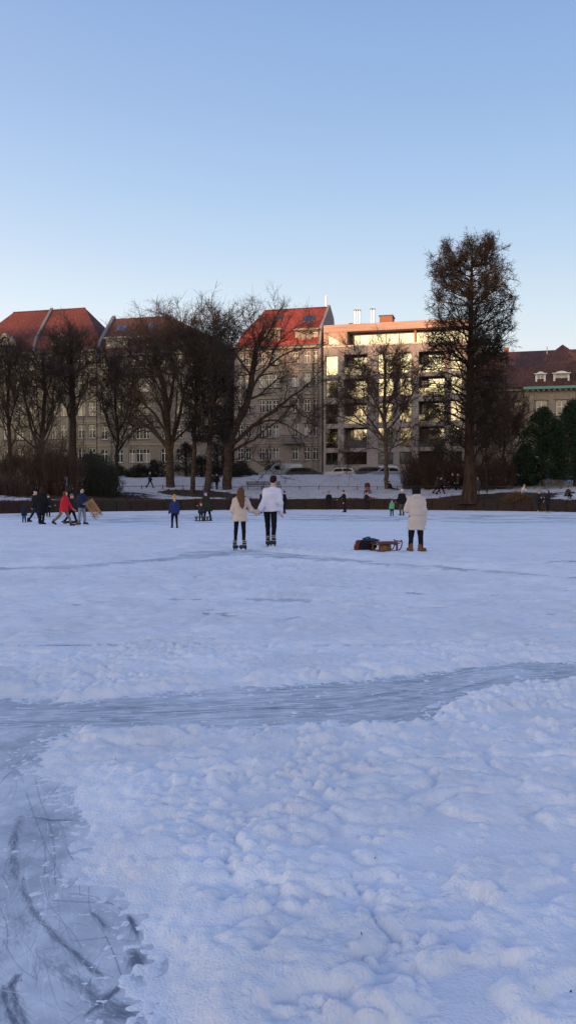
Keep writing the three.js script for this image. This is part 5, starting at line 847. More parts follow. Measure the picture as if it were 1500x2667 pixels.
  for (const s of [-1, 1]) { const e = mesh('eye', eyeGeo, eyeMat, g); e.position.set(s * 0.032, 0.006, 0.079).applyMatrix4(hm); e.scale.setScalar(hs); }
  // trousers
  const w = o.legW ?? 1, tl = [loft([R(0.47, .086, .068), R(0.53, .094, .074), R(0.60, .088, .066), R(0.63, .082, .06)])];
  for (const s of [1, -1]) { const l = J.leg[s]; tl.push(cap(l.hip, l.knee, .057 * H * w, .040 * H * w), cap(l.knee, l.ank.clone().lerp(l.knee, .06), .040 * H * w, .030 * H * (w + (o.flare ?? 0)))); }
  const lp = all.filter((_, k) => k > 4).slice(); const legPts = [J.up(0.63)]; for (const s of [1, -1]) legPts.push(J.leg[s].hip, J.leg[s].knee, J.leg[s].ank);
  const tf = blend(tl, 0.014 * H), fold = (o.fine ? 0.010 : 0.012);
  mesh('trousers', meshField((x, y, z) => tf(x, y, z) - fold * (vn3(x * 9, y * 16, z * 9) - .5), ...bounds(legPts, .11 * H), cell), cloth(o.trousers), g);
  // shoes
  for (const s of [1, -1]) {
    const l = J.leg[s], lift = l.ank.y - 0.045 * H - (o.skates ? 0.055 : 0), fs = H / 1.72 * (o.shoeScale ?? 1), q = new THREE.Quaternion().setFromEuler(new THREE.Euler(lift > 0.04 ? Math.min(0.9, lift * 4) : 0, (o.toe?.[s > 0 ? 0 : 1] ?? s * 10) * Math.PI / 180, 0, 'YXZ'));
    const m = new THREE.Matrix4().compose(V(l.ank.x, l.ank.y - 0.045 * H, l.ank.z), q, V(fs, fs, fs)), sh = mesh('shoe', bootGeo, cloth(o.shoes), g); sh.applyMatrix4(m);
    if (o.sole) mesh('sole', soleGeo, cloth(o.sole), sh);
    if (o.skates) { const bl2 = new THREE.ExtrudeGeometry(new THREE.Shape([[-.15, -.032], [.165, -.032], [.185, -.045], [.17, -.055], [-.14, -.055], [-.155, -.045]].map(([a, b]) => new THREE.Vector2(a, b))), { depth: .005, bevelEnabled: false }); bl2.rotateY(-Math.PI / 2); bl2.translate(.0025, 0, 0); bl2.scale(1, 1, 1); mesh('blade_holder', box(-.012, .012, -.035, .01, -.10, -.055), cloth(o.skates), sh); mesh('blade_holder', box(-.012, .012, -.035, .01, .08, .125), cloth(o.skates), sh); mesh('blade', bl2, steel, sh); mesh('cuff', new THREE.TorusGeometry(.058, .014, 6, 14).rotateX(Math.PI / 2).translate(0, .215, -.03), cloth([.35, .33, .32]), sh); for (const yy of [0.10, 0.17]) mesh('strap', new THREE.TorusGeometry(.057, .008, 5, 14).rotateX(Math.PI / 2).scale(1, 1, 1.08).translate(0, yy, -.022), cloth([.42, .42, .44]), sh); }
  }
  // coat or jacket
  const c = o.coat, th = (c.th ?? 0.014), fl = c.flare ?? 0.0, hem = c.hem, rings = [R(hem, .098 + th + fl, .078 + th + fl * .8)];
  if (hem < 0.44) rings.push(R((hem + 0.56) / 2, .100 + th + fl * .55, .08 + th + fl * .4));
  if (hem < 0.53) rings.push(R(0.56, .094 + th, .074 + th)); rings.push(R(0.64, .086 + th, .068 + th), R(0.73, .097 + th, .072 + th), R(0.79, .100 + th * .9, .066 + th * .8), R(0.825, .080 + th * .4, .054 + th * .5), R(0.862, .044 + th * .5, .042 + th * .5));
  const cl = [loft(rings)]; for (const s of [1, -1]) { const a = J.arm[s]; cl.push(cap(a.sh, a.el, (.034 + th * .75) * H, (.030 + th * .75) * H), cap(a.el, a.wr, (.030 + th * .75) * H, (.024 + th * .7) * H)); }
  if (c.hood) { const h = J.up(0.835, 0, -0.055 * H); cl.push(ell(h, .078 * H, .04 * H, .036 * H)); }
  const cf = blend(cl, 0.022 * H), cp = [J.up(hem), J.up(0.87)]; for (const s of [1, -1]) cp.push(J.arm[s].sh, J.arm[s].el, J.arm[s].wr); const amp = c.wr ?? 0.02, quilt = c.quilt ?? 0;
  const coat = mesh('coat', meshField((x, y, z) => cf(x, y, z) - amp * (vn3(x * 5 + 3, y * 8, z * 5) - .5) - amp * .5 * (vn3(x * 13, y * 22, z * 13) - .5) + quilt * Math.pow(Math.abs(Math.sin(y * 16)), 12), ...bounds(cp, .14 * H + fl * H), cell), cloth(c.color), g);
  if (c.belt) { const q = J.up(c.belt); mesh('belt', meshField(loft([R(c.belt - .008, .098 + th, .078 + th), R(c.belt, .101 + th, .081 + th), R(c.belt + .008, .098 + th, .078 + th)]), [q.x - .3, q.y - .08, q.z - .3], [q.x + .3, q.y + .08, q.z + .3], cell), cloth(c.color.map((v) => v * .8)), coat); }
  if (o.hair) { const h = mesh('hair', hatGeo[o.hair[0]], cloth(o.hair[1], .95), g); h.applyMatrix4(hm); }
  if (o.hat) { const h = mesh('hat', hatGeo[o.hat[0]], cloth(o.hat[1]), g); h.applyMatrix4(hm); if (o.hat[2]) { const pg = new THREE.IcosahedronGeometry(0.052, 3), p = pg.attributes.position; for (let k = 0; k < p.count; k++) { const f = 0.85 + 0.35 * hash3(Math.round(p.getX(k) * 900), Math.round(p.getY(k) * 900), Math.round(p.getZ(k) * 900)); p.setXYZ(k, p.getX(k) * f, p.getY(k) * f, p.getZ(k) * f); } pg.computeVertexNormals(); pg.translate(0, 0.20, -0.01); mesh('pompom', pg, cloth(o.hat[2]), h); } }
  if (o.scarf) mesh('scarf', new THREE.TorusGeometry(.058 * H / 1.1, .026, 8, 18).rotateX(Math.PI / 2).translate(J.neck.x, J.neck.y + .01, J.neck.z), cloth(o.scarf), g);
  g.userData.J = undefined; delete g.userData.J; person.last = J; return g;
}
const ice = (px, py) => { const [X, Z] = onIce(px, py); return [X, Math.max(0, snowY(X, Z)) - 0.004, Z]; };
const BLACK = [.012, .012, .014], NAVY = [.018, .024, .05], DARK = [.02, .019, .02], JEANS = [.035, .05, .09], BROWN = [.12, .06, .03];
// --- the couple on skates, hand in hand
const clasp = (() => { const q = atZ(672, 1341, 21.85); return V(q[0], q[1], -21.85); })();
person({ pos: ice(625, 1434), reach: { '-1': clasp }, H: 1.60, fine: true, skates: [.02, .02, .022], face: 176, label: 'woman with long brown hair in short beige coat skating hand in hand', legs: [[12, 10, 5], [-9, 13, 4]], side: -2, arms: [[-8, 10, 64, 20], [-4, 37, 6, 0]], lean: 3, nod: 8, coat: { color: [.55, .445, .375], hem: 0.455, th: 0.018, flare: 0.018, hood: true, wr: 0.024 }, trousers: [.012, .011, .013], legW: 0.80, shoes: [.035, .034, .038], hair: ['long', [.11, .052, .03]], toe: [-14, 52] });
person({ pos: ice(704, 1430), reach: { 1: clasp }, H: 1.84, fine: true, skates: [.02, .02, .022], face: 168, label: 'man in white sweatshirt and black trousers skating hand in hand', legs: [[11, 9, -1], [-9, 14, 3]], arms: [[-2, 30, 6, 0], [-6, 8, 24, 8]], side: -5, lean: 5, nod: 6, coat: { color: [.62, .60, .70], hem: 0.50, th: 0.016, flare: 0.012, wr: 0.034 }, trousers: [.010, .010, .012], legW: 0.92, shoes: [.028, .028, .032], hair: ['quiff', [.022, .012, .009]], toe: [6, 46] });
// --- woman waiting with the sledge
person({ pos: ice(1083, 1440), H: 1.645, fine: true, face: 182, label: 'woman in long quilted beige coat and black cap standing beside the sledge', legs: [[2, 3, 5], [0, 2, 3]], arms: [[6, 16, 78, 30], [-4, 7, 18, 4]], coat: { color: [.53, .45, .395], hem: 0.325, th: 0.023, flare: 0.022, hood: true, wr: 0.024, quilt: 0.004, belt: 0.545 }, trousers: [.012, .012, .016], legW: 1.12, shoes: [.17, .075, .035], sole: [.08, .05, .03], shoeScale: 1.0, hair: ['bob', [.012, .010, .010]], headScale: 1.12, hat: ['hood', [.010, .010, .012]], toe: [18, -60] });
// --- family walking on the left
person({ pos: ice(64, 1363), H: 0.86, face: 195, label: 'toddler in dark snowsuit standing alone', coat: { color: NAVY, hem: 0.46, th: 0.03 }, trousers: NAVY, legW: 1.25, shoes: DARK, hat: ['hood', NAVY] });
person({ pos: ice(93, 1362), H: 1.70, face: 118, label: 'walker in dark jacket with pale scarf stepping behind the long black coat', legs: [[20, 4, 1], [-20, 10, 1]], arms: SWING, coat: { color: BLACK, hem: 0.47, th: 0.024 }, trousers: NAVY, shoes: BLACK, hat: ['beanie', BLACK], scarf: [.42, .38, .33] });
person({ pos: ice(111, 1367), H: 1.78, face: 160, label: 'person in long black coat with brown hair beside the toddler', arms: POCKET, legs: [[5, 4, 4], [-6, 4, 3]], coat: { color: [.010, .010, .012], hem: 0.30, th: 0.03, flare: 0.012 }, trousers: BLACK, shoes: BLACK, hair: ['bob', [.04, .02, .012]] });
person({ pos: ice(127, 1348), H: 1.42, face: 60, label: 'child in dark jacket and pale boots half hidden behind the long black coat', arms: [[35, 6, 20, 0], [5, 8, 10, 0]], coat: { color: DARK, hem: 0.45, th: 0.03 }, trousers: BLACK, shoes: [.42, .36, .28], hat: ['beanie', [.09, .06, .05]] });
person({ pos: ice(168, 1372), H: 1.63, face: 88, label: 'woman in bright red coat and khaki trousers striding across the ice', legs: [[26, 4, 1], [-30, 16, 1]], arms: [[22, 6, 20, 2], [-14, 8, 16, 2]], lean: 5, coat: { color: [.52, .022, .035], hem: 0.41, th: 0.030, flare: 0.018 }, trousers: [.17, .13, .095], shoes: [.03, .022, .02], hair: ['bob', [.16, .045, .028]] });
person({ pos: ice(188, 1370), H: 1.45, face: 80, label: 'child with grey hat and brown boots walking beside the red coat', legs: [[20, 4, 1], [-24, 14, 1]], arms: SWING, coat: { color: [.022, .022, .027], hem: 0.45, th: 0.026 }, trousers: BLACK, shoes: [.16, .075, .035], hat: ['beanie', [.13, .12, .13]] });
person({ pos: ice(214, 1367), H: 1.73, face: 70, label: 'person in navy jacket and light grey trousers carrying a wooden sledge', legs: [[10, 5, 2], [-6, 5, 2]], arms: [[14, 20, 30, 0], [30, 24, 30, 0]], coat: { color: [.016, .026, .07], hem: 0.46, th: 0.034 }, trousers: [.24, .25, .30], legW: 1.1, shoes: [.025, .025, .03], hair: ['short', [.02, .014, .012]] });
// --- children and others across the ice
person({ pos: ice(455, 1377), H: 1.34, face: 200, label: 'child in blue jacket and yellow bobble hat', legs: [[6, 6, 3], [-4, 4, 3]], arms: [[10, 8, 20, 0], [2, 8, 14, 2]], coat: { color: [.022, .035, .13], hem: 0.47, th: 0.024 }, trousers: BLACK, shoes: DARK, hat: ['beanie', [.55, .27, .03], [.62, .32, .05]] });
person({ pos: ice(541, 1357), H: 1.62, face: 235, lean: 12, nod: 18, label: 'adult in dark green coat and blue hat bending over the small sledge', legs: [[12, 6, 5], [-6, 4, 5]], arms: [[34, 6, 20, 4], [30, 6, 20, 4]], coat: { color: [.022, .030, .018], hem: 0.33, th: 0.036, flare: 0.014 }, trousers: BLACK, shoes: DARK, hat: ['beanie', [.02, .045, .22]] });
person({ pos: ice(524, 1358), H: 0.98, face: 185, label: 'small child in red hat standing at the little sledge', coat: { color: [.025, .03, .04], hem: 0.45, th: 0.032 }, trousers: NAVY, legW: 1.2, shoes: DARK, hat: ['beanie', [.38, .02, .03]] });
person({ pos: ice(685, 1338), H: 1.74, face: 30, label: 'person in dark coat and blue trousers behind the skating couple', coat: { color: DARK, hem: 0.42, th: 0.022 }, trousers: [.02, .045, .13], shoes: BLACK, hair: ['short', [.02, .014, .012]] });
person({ pos: ice(740, 1338), H: 1.70, face: 250, label: 'person in long black coat and brown boots right behind the man in white', arms: POCKET, coat: { color: [.011, .010, .011], hem: 0.31, th: 0.024 }, trousers: BLACK, shoes: [.09, .045, .028], hair: ['short', [.04, .025, .02]] });
person({ pos: ice(856, 1328), H: 1.68, face: 190, label: 'skater in black standing close to the shore wall with bent arms', legs: [[4, 8, 6], [4, 8, 6]], arms: [[4, 16, 66, 26], [4, 16, 66, 26]], coat: { color: BLACK, hem: 0.48, th: 0.022 }, trousers: BLACK, shoes: BLACK, hat: ['beanie', BLACK] });
person({ pos: ice(897, 1335), H: 1.72, face: 268, lean: 6, label: 'skater in black with arm stretched out before the shore wall', legs: [[6, 8, 2], [-2, 6, 2]], arms: [[-6, 8, 20, 0], [48, 10, 14, 0]], coat: { color: BLACK, hem: 0.48, th: 0.020 }, trousers: BLACK, shoes: BLACK, hat: ['beanie', BLACK] });
person({ pos: ice(950, 1328), H: 1.68, face: 60, lean: 16, nod: 14, label: 'adult in dark jacket bending to hold a small child at the wall', legs: [[14, 10, 3], [-4, 6, 3]], arms: [[44, 6, 44, 10], [40, 8, 50, 10]], coat: { color: DARK, hem: 0.46, th: 0.024 }, trousers: [.03, .022, .022], shoes: DARK, hair: ['short', [.02, .014, .012]] });
{ const p = ice(963, 1327); p[1] += 0.42; person({ pos: [p[0], p[1], p[2] - 0.1], H: 0.95, face: 300, label: 'little child in pink with white hat held up by the bending adult', legs: [[24, 14, 4], [10, 10, 4]], arms: [[30, 20, 20, 0], [30, 20, 20, 0]], coat: { color: [.44, .10, .17], hem: 0.45, th: 0.03 }, trousers: [.42, .12, .18], shoes: [.3, .1, .14], hat: ['beanie', [.6, .58, .58]] }); }
person({ pos: ice(1046, 1343), H: 1.76, face: 205, label: 'adult in black jacket and white hat standing with the green child', arms: [[10, 12, 50, 16], [0, 14, 20, 0]], legs: [[2, 3, 2], [0, 2, 2]], coat: { color: BLACK, hem: 0.44, th: 0.034 }, trousers: [.075, .065, .055], legW: 1.15, shoes: [.10, .06, .04], hat: ['beanie', [.55, .55, .57]] });
person({ pos: ice(1020, 1344), H: 1.06, face: 190, label: 'small child in bright green jacket with blue hat', coat: { color: [.10, .34, .17], hem: 0.44, th: 0.034, flare: 0.01 }, trousers: BLACK, legW: 1.2, shoes: BLACK, hat: ['beanie', [.03, .08, .16]] });
person({ pos: ice(1402, 1336), H: 1.72, face: 75, label: 'person in dark coat and light cap at the shore beside the dark hooded one', coat: { color: [.020, .016, .020], hem: 0.36, th: 0.028, flare: 0.01 }, arms: [[10, 10, 60, 14], [6, 8, 50, 10]], trousers: BLACK, shoes: [.5, .48, .46], hat: ['beanie', [.26, .22, .20]] });
person({ pos: ice(1426, 1337), H: 1.71, face: 285, label: 'person in dark hooded coat with raised hands at the shore', coat: { color: [.016, .015, .019], hem: 0.36, th: 0.028, flare: 0.01 }, arms: [[24, 10, 80, 14], [24, 8, 80, 14]], trousers: BLACK, shoes: [.42, .40, .38], hat: ['hood', [.03, .028, .03]] });
// --- people up on the bank
const land = (px, py) => { const p = onLand(px, py); p[1] += 0.03; return p; };
person({ pos: land(391, 1271), H: 1.70, face: 90, label: 'walker in dark clothes striding along the path by the old plane tree', legs: WALK, arms: SWING, coat: { color: NAVY, hem: 0.47, th: 0.022 }, trousers: BLACK, shoes: BLACK, hair: ['short', [.2, .14, .1]] });
person({ pos: land(565, 1276), H: 1.66, face: 170, label: 'walker in dark clothes left of the broad plane tree', legs: [[14, 6, 1], [-10, 10, 1]], arms: SWING, coat: { color: BLACK, hem: 0.47, th: 0.022 }, trousers: BLACK, shoes: BLACK, hat: ['beanie', BLACK] });
person({ pos: land(552, 1275), H: 1.60, face: 175, label: 'walker in dark jacket half hidden by the ivy tree', legs: [[10, 6, 1], [-10, 10, 1]], arms: HANG, coat: { color: DARK, hem: 0.47, th: 0.022 }, trousers: [.08, .09, .12], shoes: BLACK, hair: ['short', [.02, .015, .012]] });
person({ pos: land(1018, 1278), H: 1.55, face: 90, seat: 0.045, label: 'child in dark clothes sitting on the snow with legs stretched out', legs: [[82, 6, 6], [80, 4, 6]], arms: [[-24, 16, 4, 0], [-24, 16, 4, 0]], lean: -14, coat: { color: BLACK, hem: 0.49, th: 0.022 }, trousers: NAVY, shoes: BLACK, hair: ['short', [.02, .014, .012]] });
person({ pos: land(1137, 1287), H: 1.72, face: 80, label: 'walker in dark olive coat on the bank left of the conifer', legs: WALK, arms: SWING, coat: { color: [.03, .032, .03], hem: 0.40, th: 0.024 }, trousers: BLACK, shoes: BLACK, hair: ['bob', [.03, .02, .015]] });
person({ pos: land(1147, 1289), H: 1.74, face: 80, label: 'walker in black with long stride on the bank left of the conifer', legs: [[28, 4, 1], [-22, 14, 1]], arms: SWING, coat: { color: BLACK, hem: 0.47, th: 0.022 }, trousers: BLACK, shoes: BLACK, hair: ['short', [.02, .014, .012]] });
person({ pos: land(1178, 1277), H: 1.72, face: 275, label: 'walker in dark jacket with wide stride next to the conifer trunk', legs: [[28, 6, 1], [-22, 16, 1]], arms: SWING, coat: { color: BLACK, hem: 0.47, th: 0.024 }, trousers: BLACK, shoes: BLACK, hair: ['short', [.12, .08, .06]] });
person({ pos: land(1192, 1278), H: 1.66, face: 275, label: 'walker in dark brown coat just behind the conifer trunk', legs: [[16, 6, 1], [-14, 12, 1]], arms: HANG, coat: { color: [.04, .03, .028], hem: 0.40, th: 0.026 }, trousers: BLACK, shoes: BLACK, hat: ['beanie', DARK] });
person({ pos: land(1243, 1292), H: 1.68, face: 190, label: 'person in long dark grey coat standing right of the conifer trunk', arms: POCKET, coat: { color: [.05, .046, .045], hem: 0.30, th: 0.03 }, trousers: BLACK, shoes: BLACK, hair: ['bob', [.2, .15, .12]] });
person({ pos: land(1358, 1299), H: 1.20, face: 75, lean: 22, nod: 12, label: 'child in white jacket bending forward on the snowy bank', legs: [[26, 34, 6], [6, 20, 6]], arms: [[40, 10, 20, 0], [36, 10, 20, 0]], coat: { color: [.56, .52, .50], hem: 0.44, th: 0.034 }, trousers: [.40, .38, .38], shoes: DARK, hat: ['beanie', [.40, .36, .33]] });
person({ pos: land(1473, 1309), H: 1.66, face: 85, seat: 0.07, lean: 18, nod: 14, label: 'person in dark olive jacket crouching at the edge of the wall', legs: [[112, 138, 8], [92, 120, 8]], arms: [[46, 8, 46, 16], [42, 8, 46, 16]], coat: { color: [.045, .036, .026], hem: 0.47, th: 0.03 }, trousers: BLACK, shoes: [.3, .28, .27], hair: ['short', [.025, .017, .014]] });
// ---------------------------------------------------------------- sledges, bags, pushchair, benches, railing, cars
const woodTex = noiseTex(128, (u, v) => { const k = 0.7 + 0.3 * pfbm(u * 1, v * 1, 6, 3, 91) - 0.15 * (pn(u, v, 32, 95) > 0.7); return [k, k * 0.93, k * 0.85]; });
const wood = (r, g, b) => new THREE.MeshStandardMaterial({ color: rgb(r, g, b), map: woodTex, roughness: 0.7 });
const pine = wood(0.52, 0.32, 0.15), beech = wood(0.19, 0.08, 0.048), beechDark = wood(0.25, 0.10, 0.045), iron = std(0.05, 0.05, 0.052, 0.5);
const bend = (pts, r, sides = 6, n = 24) => new THREE.TubeGeometry(new THREE.CatmullRomCurve3(pts.map((p) => V(...p))), n, r, sides);
// wooden sledge lying along +x, runners curling up at the front
function sledge(label, pos, turn, { L = 1.0, W = 0.34, h = 0.26, mat = beech, slatMat = mat, slats = 5, from = 0, len = 1, horn = 1 } = {}) {
  const g = thing('wooden_sledge', label, 'sledge', pos, turn);
  for (const s of [-1, 1]) {
    const z = s * W / 2, r = mesh('runner', bend([[-L / 2, 0.03, z], [-L * .2, 0.02, z], [L * .25, 0.02, z], [L * .42, 0.05, z], [L * .5, 0.17, z], [L * .5, h + 0.06 * horn, z], [L * .46, h + 0.075 * horn, z]], 0.015), mat, g);
    mesh('rail', box(-L * .48, L * .42, h - 0.035, h - 0.005, z - 0.018, z + 0.018), mat, g);
    for (const x of [-L * .4, L * .02, L * .3]) mesh('strut', box(x - 0.022, x + 0.022, 0.03, h - 0.037, z - 0.016, z + 0.016), mat, g);
  }
  for (const x of [-L * .4, L * .02, L * .3]) mesh('cross_bar', box(x - 0.02, x + 0.02, h - 0.065, h - 0.037, -W / 2 + 0.02, W / 2 - 0.02), mat, g);
  for (let k = 0; k < slats; k++) { const z = lerp(-W / 2 + 0.03, W / 2 - 0.03, slats > 1 ? k / (slats - 1) : 0.5); mesh('slat', box(-L * .48 + L * from, -L * .48 + L * from + L * 0.9 * len, h - 0.003, h + 0.017, z - 0.022, z + 0.022), slatMat, g); }
  const pull = mesh('front_bar', box(L * .46, L * .485, h + 0.01, h + 0.04, -W / 2, W / 2), mat, g);
  return g;
}
const S3 = (a) => a * Math.PI / 180;
// the sledge beside the woman, with a box and bags at its back end
{
  const p = ice(1005, 1438), sg = sledge('reddish wooden sledge standing on the ice with curled runners', [p[0], p[1], -p[2]], S3(24), { L: 0.72, W: 0.34, h: 0.23, slats: 6, mat: beech, len: 0.8, from: 0.1, horn: 0.7 });
  const c = thing('wooden_tub', 'round brown wooden tub under the sledge seat', 'tub', [p[0] - 0.06, p[1], -p[2] + 0.02], 0.1); mesh('tub', new THREE.CylinderGeometry(0.13, 0.12, 0.17, 18).translate(0, 0.088, 0), wood(.34, .19, .09), c); mesh('rim', new THREE.TorusGeometry(0.13, 0.012, 6, 20).rotateX(Math.PI / 2).translate(0, 0.172, 0), wood(.2, .1, .05), c);
  const q = ice(953, 1436), b = thing('shopping_bag', 'bulging black bag with red and white end lying on the ice', 'bag', [q[0], q[1], -q[2]], 0.1);
  const sack = meshField((x, y, z) => Math.max(blend([loft([[0, 0.02, 0, .23, .15], [.06, 0, 0, .255, .17], [.17, .01, 0, .25, .16], [.235, .02, 0, .22, .13]]), ell(V(-.12, .1, .05), .16, .12, .14)], .05)(x, y, z) - .05 * (vn3(x * 9, y * 11, z * 9) - .5), -y), [-.36, -.04, -.26], [.36, .32, .26], .014);
  mesh('sack', sack, cloth([.014, .014, .017]), b);
  mesh('end_panel', meshField((x, y, z) => Math.max(loft([[0, -.235, .02, .075, .15], [.1, -.24, .02, .08, .155], [.2, -.215, .02, .065, .13], [.25, -.2, .02, .05, .1]])(x, y, z) - .03 * (vn3(x * 11, y * 13, z * 9) - .5), -y), [-.37, -.03, -.2], [-.1, .3, .22], .013), cloth([.13, .03, .03]), b);
  mesh('label', box(-.305, -.22, .05, .18, .15, .172).rotateY(-0.35), cloth([.55, .5, .48]), b);
  for (const z of [-.06, .07]) mesh('handle', bend([[-.12, .22, z], [-.06, .30, z], [.06, .31, z], [.14, .23, z]], .009), cloth(BLACK), b);
  const s = thing('scarf', 'turquoise and dark blue cloth bundled on top of the black bag', 'cloth', [q[0] + 0.05, q[1] + 0.235, -q[2]], 0.2);
  mesh('fold', meshField((x, y, z) => blend([ell(V(-.02, .03, 0), .12, .045, .1), ell(V(.12, .02, .03), .13, .03, .08)], .04)(x, y, z) - .035 * (vn3(x * 14, y * 14, z * 14) - .5), [-.2, -.05, -.16], [.3, .12, .16], .012), cloth([.03, .06, .12]), s); mesh('fold', meshField((x, y, z) => ell(V(-.02, .07, .03), .075, .045, .07)(x, y, z) - .035 * (vn3(x * 16, y * 16, z * 16) - .5), [-.14, 0, -.08], [.12, .15, .14], .011), cloth([.03, .13, .14]), s);
}
// pale sledge carried under the arm of the person in navy
{ const p = ice(214, 1367), c = atZ(242, 1327, p[2] - 0.28), g = sledge('pale slatted wooden sledge carried at a slant by the person in navy', [0, 0, 0], 0, { L: 0.95, W: 0.40, h: 0.2, mat: pine, slats: 5, horn: 0.3 }); g.position.set(c[0], c[1], -(p[2] - 0.28)); g.rotation.set(0, 0, 0); g.quaternion.setFromEuler(new THREE.Euler(S3(62), S3(8), S3(-57), 'YZX')); }
// small sledge with the red hatted child, and the flat one drawn by the child in grey
{ const p = ice(529, 1358); sledge('small dark sledge between the child in the red hat and the green coat', [p[0], p[1], -p[2] + 0.15], S3(-4), { L: 0.86, W: 0.34, h: 0.24, mat: std(.035, .03, .035, .7), slats: 4, horn: 1.2 }); }
{ const p = ice(186, 1364), g = thing('plastic_bobsleigh', 'flat black plastic bobsleigh drawn behind the child in grey', 'sledge', [p[0], p[1], -p[2]], S3(4)); mesh('hull', meshField((x, y, z) => Math.max(Math.abs(blend([ell(V(0, .10, 0), .43, .10, .20)], .02)(x, y, z)) - .014, y - .115), [-.5, -.04, -.26], [.5, .16, .26], .017), std(.014, .014, .017, .5), g); mesh('tow_rope', bend([[.4, .08, 0], [.5, .2, .05], [.62, .5, .1]], .008), cloth(DARK), g); }
// pushchair up on the bank
{
  const p = land(957, 1287), g = thing('pushchair', 'red and orange pushchair with dark hood standing on the bank', 'pushchair', [p[0], p[1], -p[2]], S3(70));
  const tyre = new THREE.TorusGeometry(.13, .028, 6, 18), rim = new THREE.CylinderGeometry(.09, .09, .02, 14).rotateX(Math.PI / 2);
  for (const [x, z] of [[-.32, -.26], [-.32, .26], [.36, -.24], [.36, .24]]) { const w = mesh('wheel', tyre, iron, g); w.position.set(x, .155, z); mesh('rim', rim, steel, w); }
  for (const z of [-.22, .22]) { mesh('frame', bend([[.36, .16, z], [0, .45, z], [-.3, .8, z], [-.52, 1.02, z]], .016), iron, g); mesh('strut', bend([[-.32, .16, z], [-.05, .42, z], [.12, .55, z]], .014), iron, g); }
  mesh('handle', bend([[-.52, 1.02, -.22], [-.53, 1.03, 0], [-.52, 1.02, .22]], .018), iron, g);
  mesh('seat', meshField((x, y, z) => blend([loft([[.42, .05, 0, .34, .22], [.56, .02, 0, .38, .23], [.70, -.05, 0, .32, .22]])], .03)(x, y, z) - .02 * (vn3(x * 9, y * 9, z * 9) - .5), [-.5, .36, -.3], [.5, .76, .3], .025), cloth([.40, .07, .05]), g);
  mesh('hood', meshField((x, y, z) => Math.max(Math.abs(ell(V(-.12, .78, 0), .34, .32, .25)(x, y, z)) - .018, x - .12 - .2 * (y - .78), .70 - y), [-.55, .6, -.3], [.3, 1.15, .3], .024), cloth([.06, .04, .035]), g);
  mesh('blanket', meshField((x, y, z) => ell(V(.10, .82, 0), .2, .17, .2)(x, y, z) - .03 * (vn3(x * 9, y * 9, z * 9) - .5), [-.2, .58, -.3], [.4, 1.05, .3], .024), cloth([.55, .30, .16]), g);
  mesh('basket', box(-.25, .25, .22, .36, -.18, .18), cloth(BLACK), g);
}
// park benches on the path
function bench(label, px, py, turn, group) {
  const p = onLand(px, py), g = thing('park_bench', label, 'bench', [p[0], p[1], -p[2]], turn, group), m = wood(.09, .06, .045);
  for (const x of [-.75, .75]) { mesh('leg', merge([box(x - .03, x + .03, -.15, .42, -.2, -.14), box(x - .03, x + .03, -.15, .42, .16, .22), box(x - .028, x + .028, .38, .418, -.14, .16)]), iron, g); mesh('back_support', box(x - .025, x + .025, .42, .86, -.26, -.21), iron, g); }
  for (const z of [-.14, 0, .14]) mesh('seat_slat', box(-.95, .95, .423, .455, z - .055, z + .055), m, g);
  for (const y of [.58, .72, .85]) mesh('back_slat', box(-.95, .95, y - .045, y + .045, -.205, -.17), m, g);
  return g;
}
const bg2 = 'benches along the park path';
bench('dark wooden bench right of the broad plane tree, close to its roots', 665, 1277, S3(4), bg2); bench('dark wooden bench beside the path behind the man in white', 706, 1277, S3(-3), bg2);
bench('dark wooden bench under the evergreens', 1440, 1275, S3(-14), bg2);
bench('dark wooden bench at the left end of the bank', 22, 1258, S3(10), bg2);
{ const q = bank22(); function bank22() { return onLand(22, 1258); }
  person({ pos: [q[0] - .35, q[1] + .34, q[2]], H: 1.7, face: 10, seat: .07, label: 'person in black with pale face sitting on the left bench', legs: [[84, 86, 4], [84, 84, 4]], arms: [[18, 8, 50, 16], [18, 8, 50, 16]], coat: { color: BLACK, hem: .47, th: .024 }, trousers: BLACK, shoes: BLACK, hat: ['beanie', BLACK] });
  const r = onLand(50, 1262); person({ pos: [r[0], r[1] + .02, r[2]], H: 1.68, face: 200, label: 'person in pale jacket standing beside the left bench', coat: { color: [.34, .33, .34], hem: .47, th: .024 }, trousers: BLACK, shoes: BLACK, hair: ['short', [.05, .03, .02]] }); }
// knee high rail along the path: posts and one bar
{
  const R = rng(9), g = thing('path_railing', 'low dark knee rail on short posts edging the snowy path', 'railing', [0, 1.9, -86]);
  const pts = []; for (let X = -30; X <= 34; X += 1.95) { const zs = shoreZ(X), Z = zs + 0.4 * Math.max(8, facadeZ(X) - 10.5 - zs) * (1 + 0.02 * Math.sin(X * .2)); pts.push([X, landY(X, Z) + 0.02, Z]); }
  const post = new THREE.CylinderGeometry(.045, .05, .62, 7).translate(0, .13, 0);
  pts.forEach((p, k) => { const m = mesh('post', post, iron, g); m.position.set(p[0], p[1] - 1.9, -p[2] + 86); if (k) { const q = pts[k - 1]; mesh('bar', tubeBetween(V(q[0], q[1] - 1.9 + .33, -q[2] + 86), V(p[0], p[1] - 1.9 + .33, -p[2] + 86), .026, .026, 6), iron, g); } });
}
{ const p = land(1262, 1276), g = thing('boulder', 'low rounded grey boulder right of the conifer trunk', 'boulder', [p[0], p[1] - .06, -p[2]]); mesh('stone', meshField((x, y, z) => Math.max(ell(V(0, .1, 0), .62, .36, .42)(x, y, z) - .16 * (vn3(x * 3, y * 4, z * 3) - .5), -y - .1), [-.8, -.15, -.6], [.8, .6, .6], .04), std(.10, .105, .115, .9), g); }
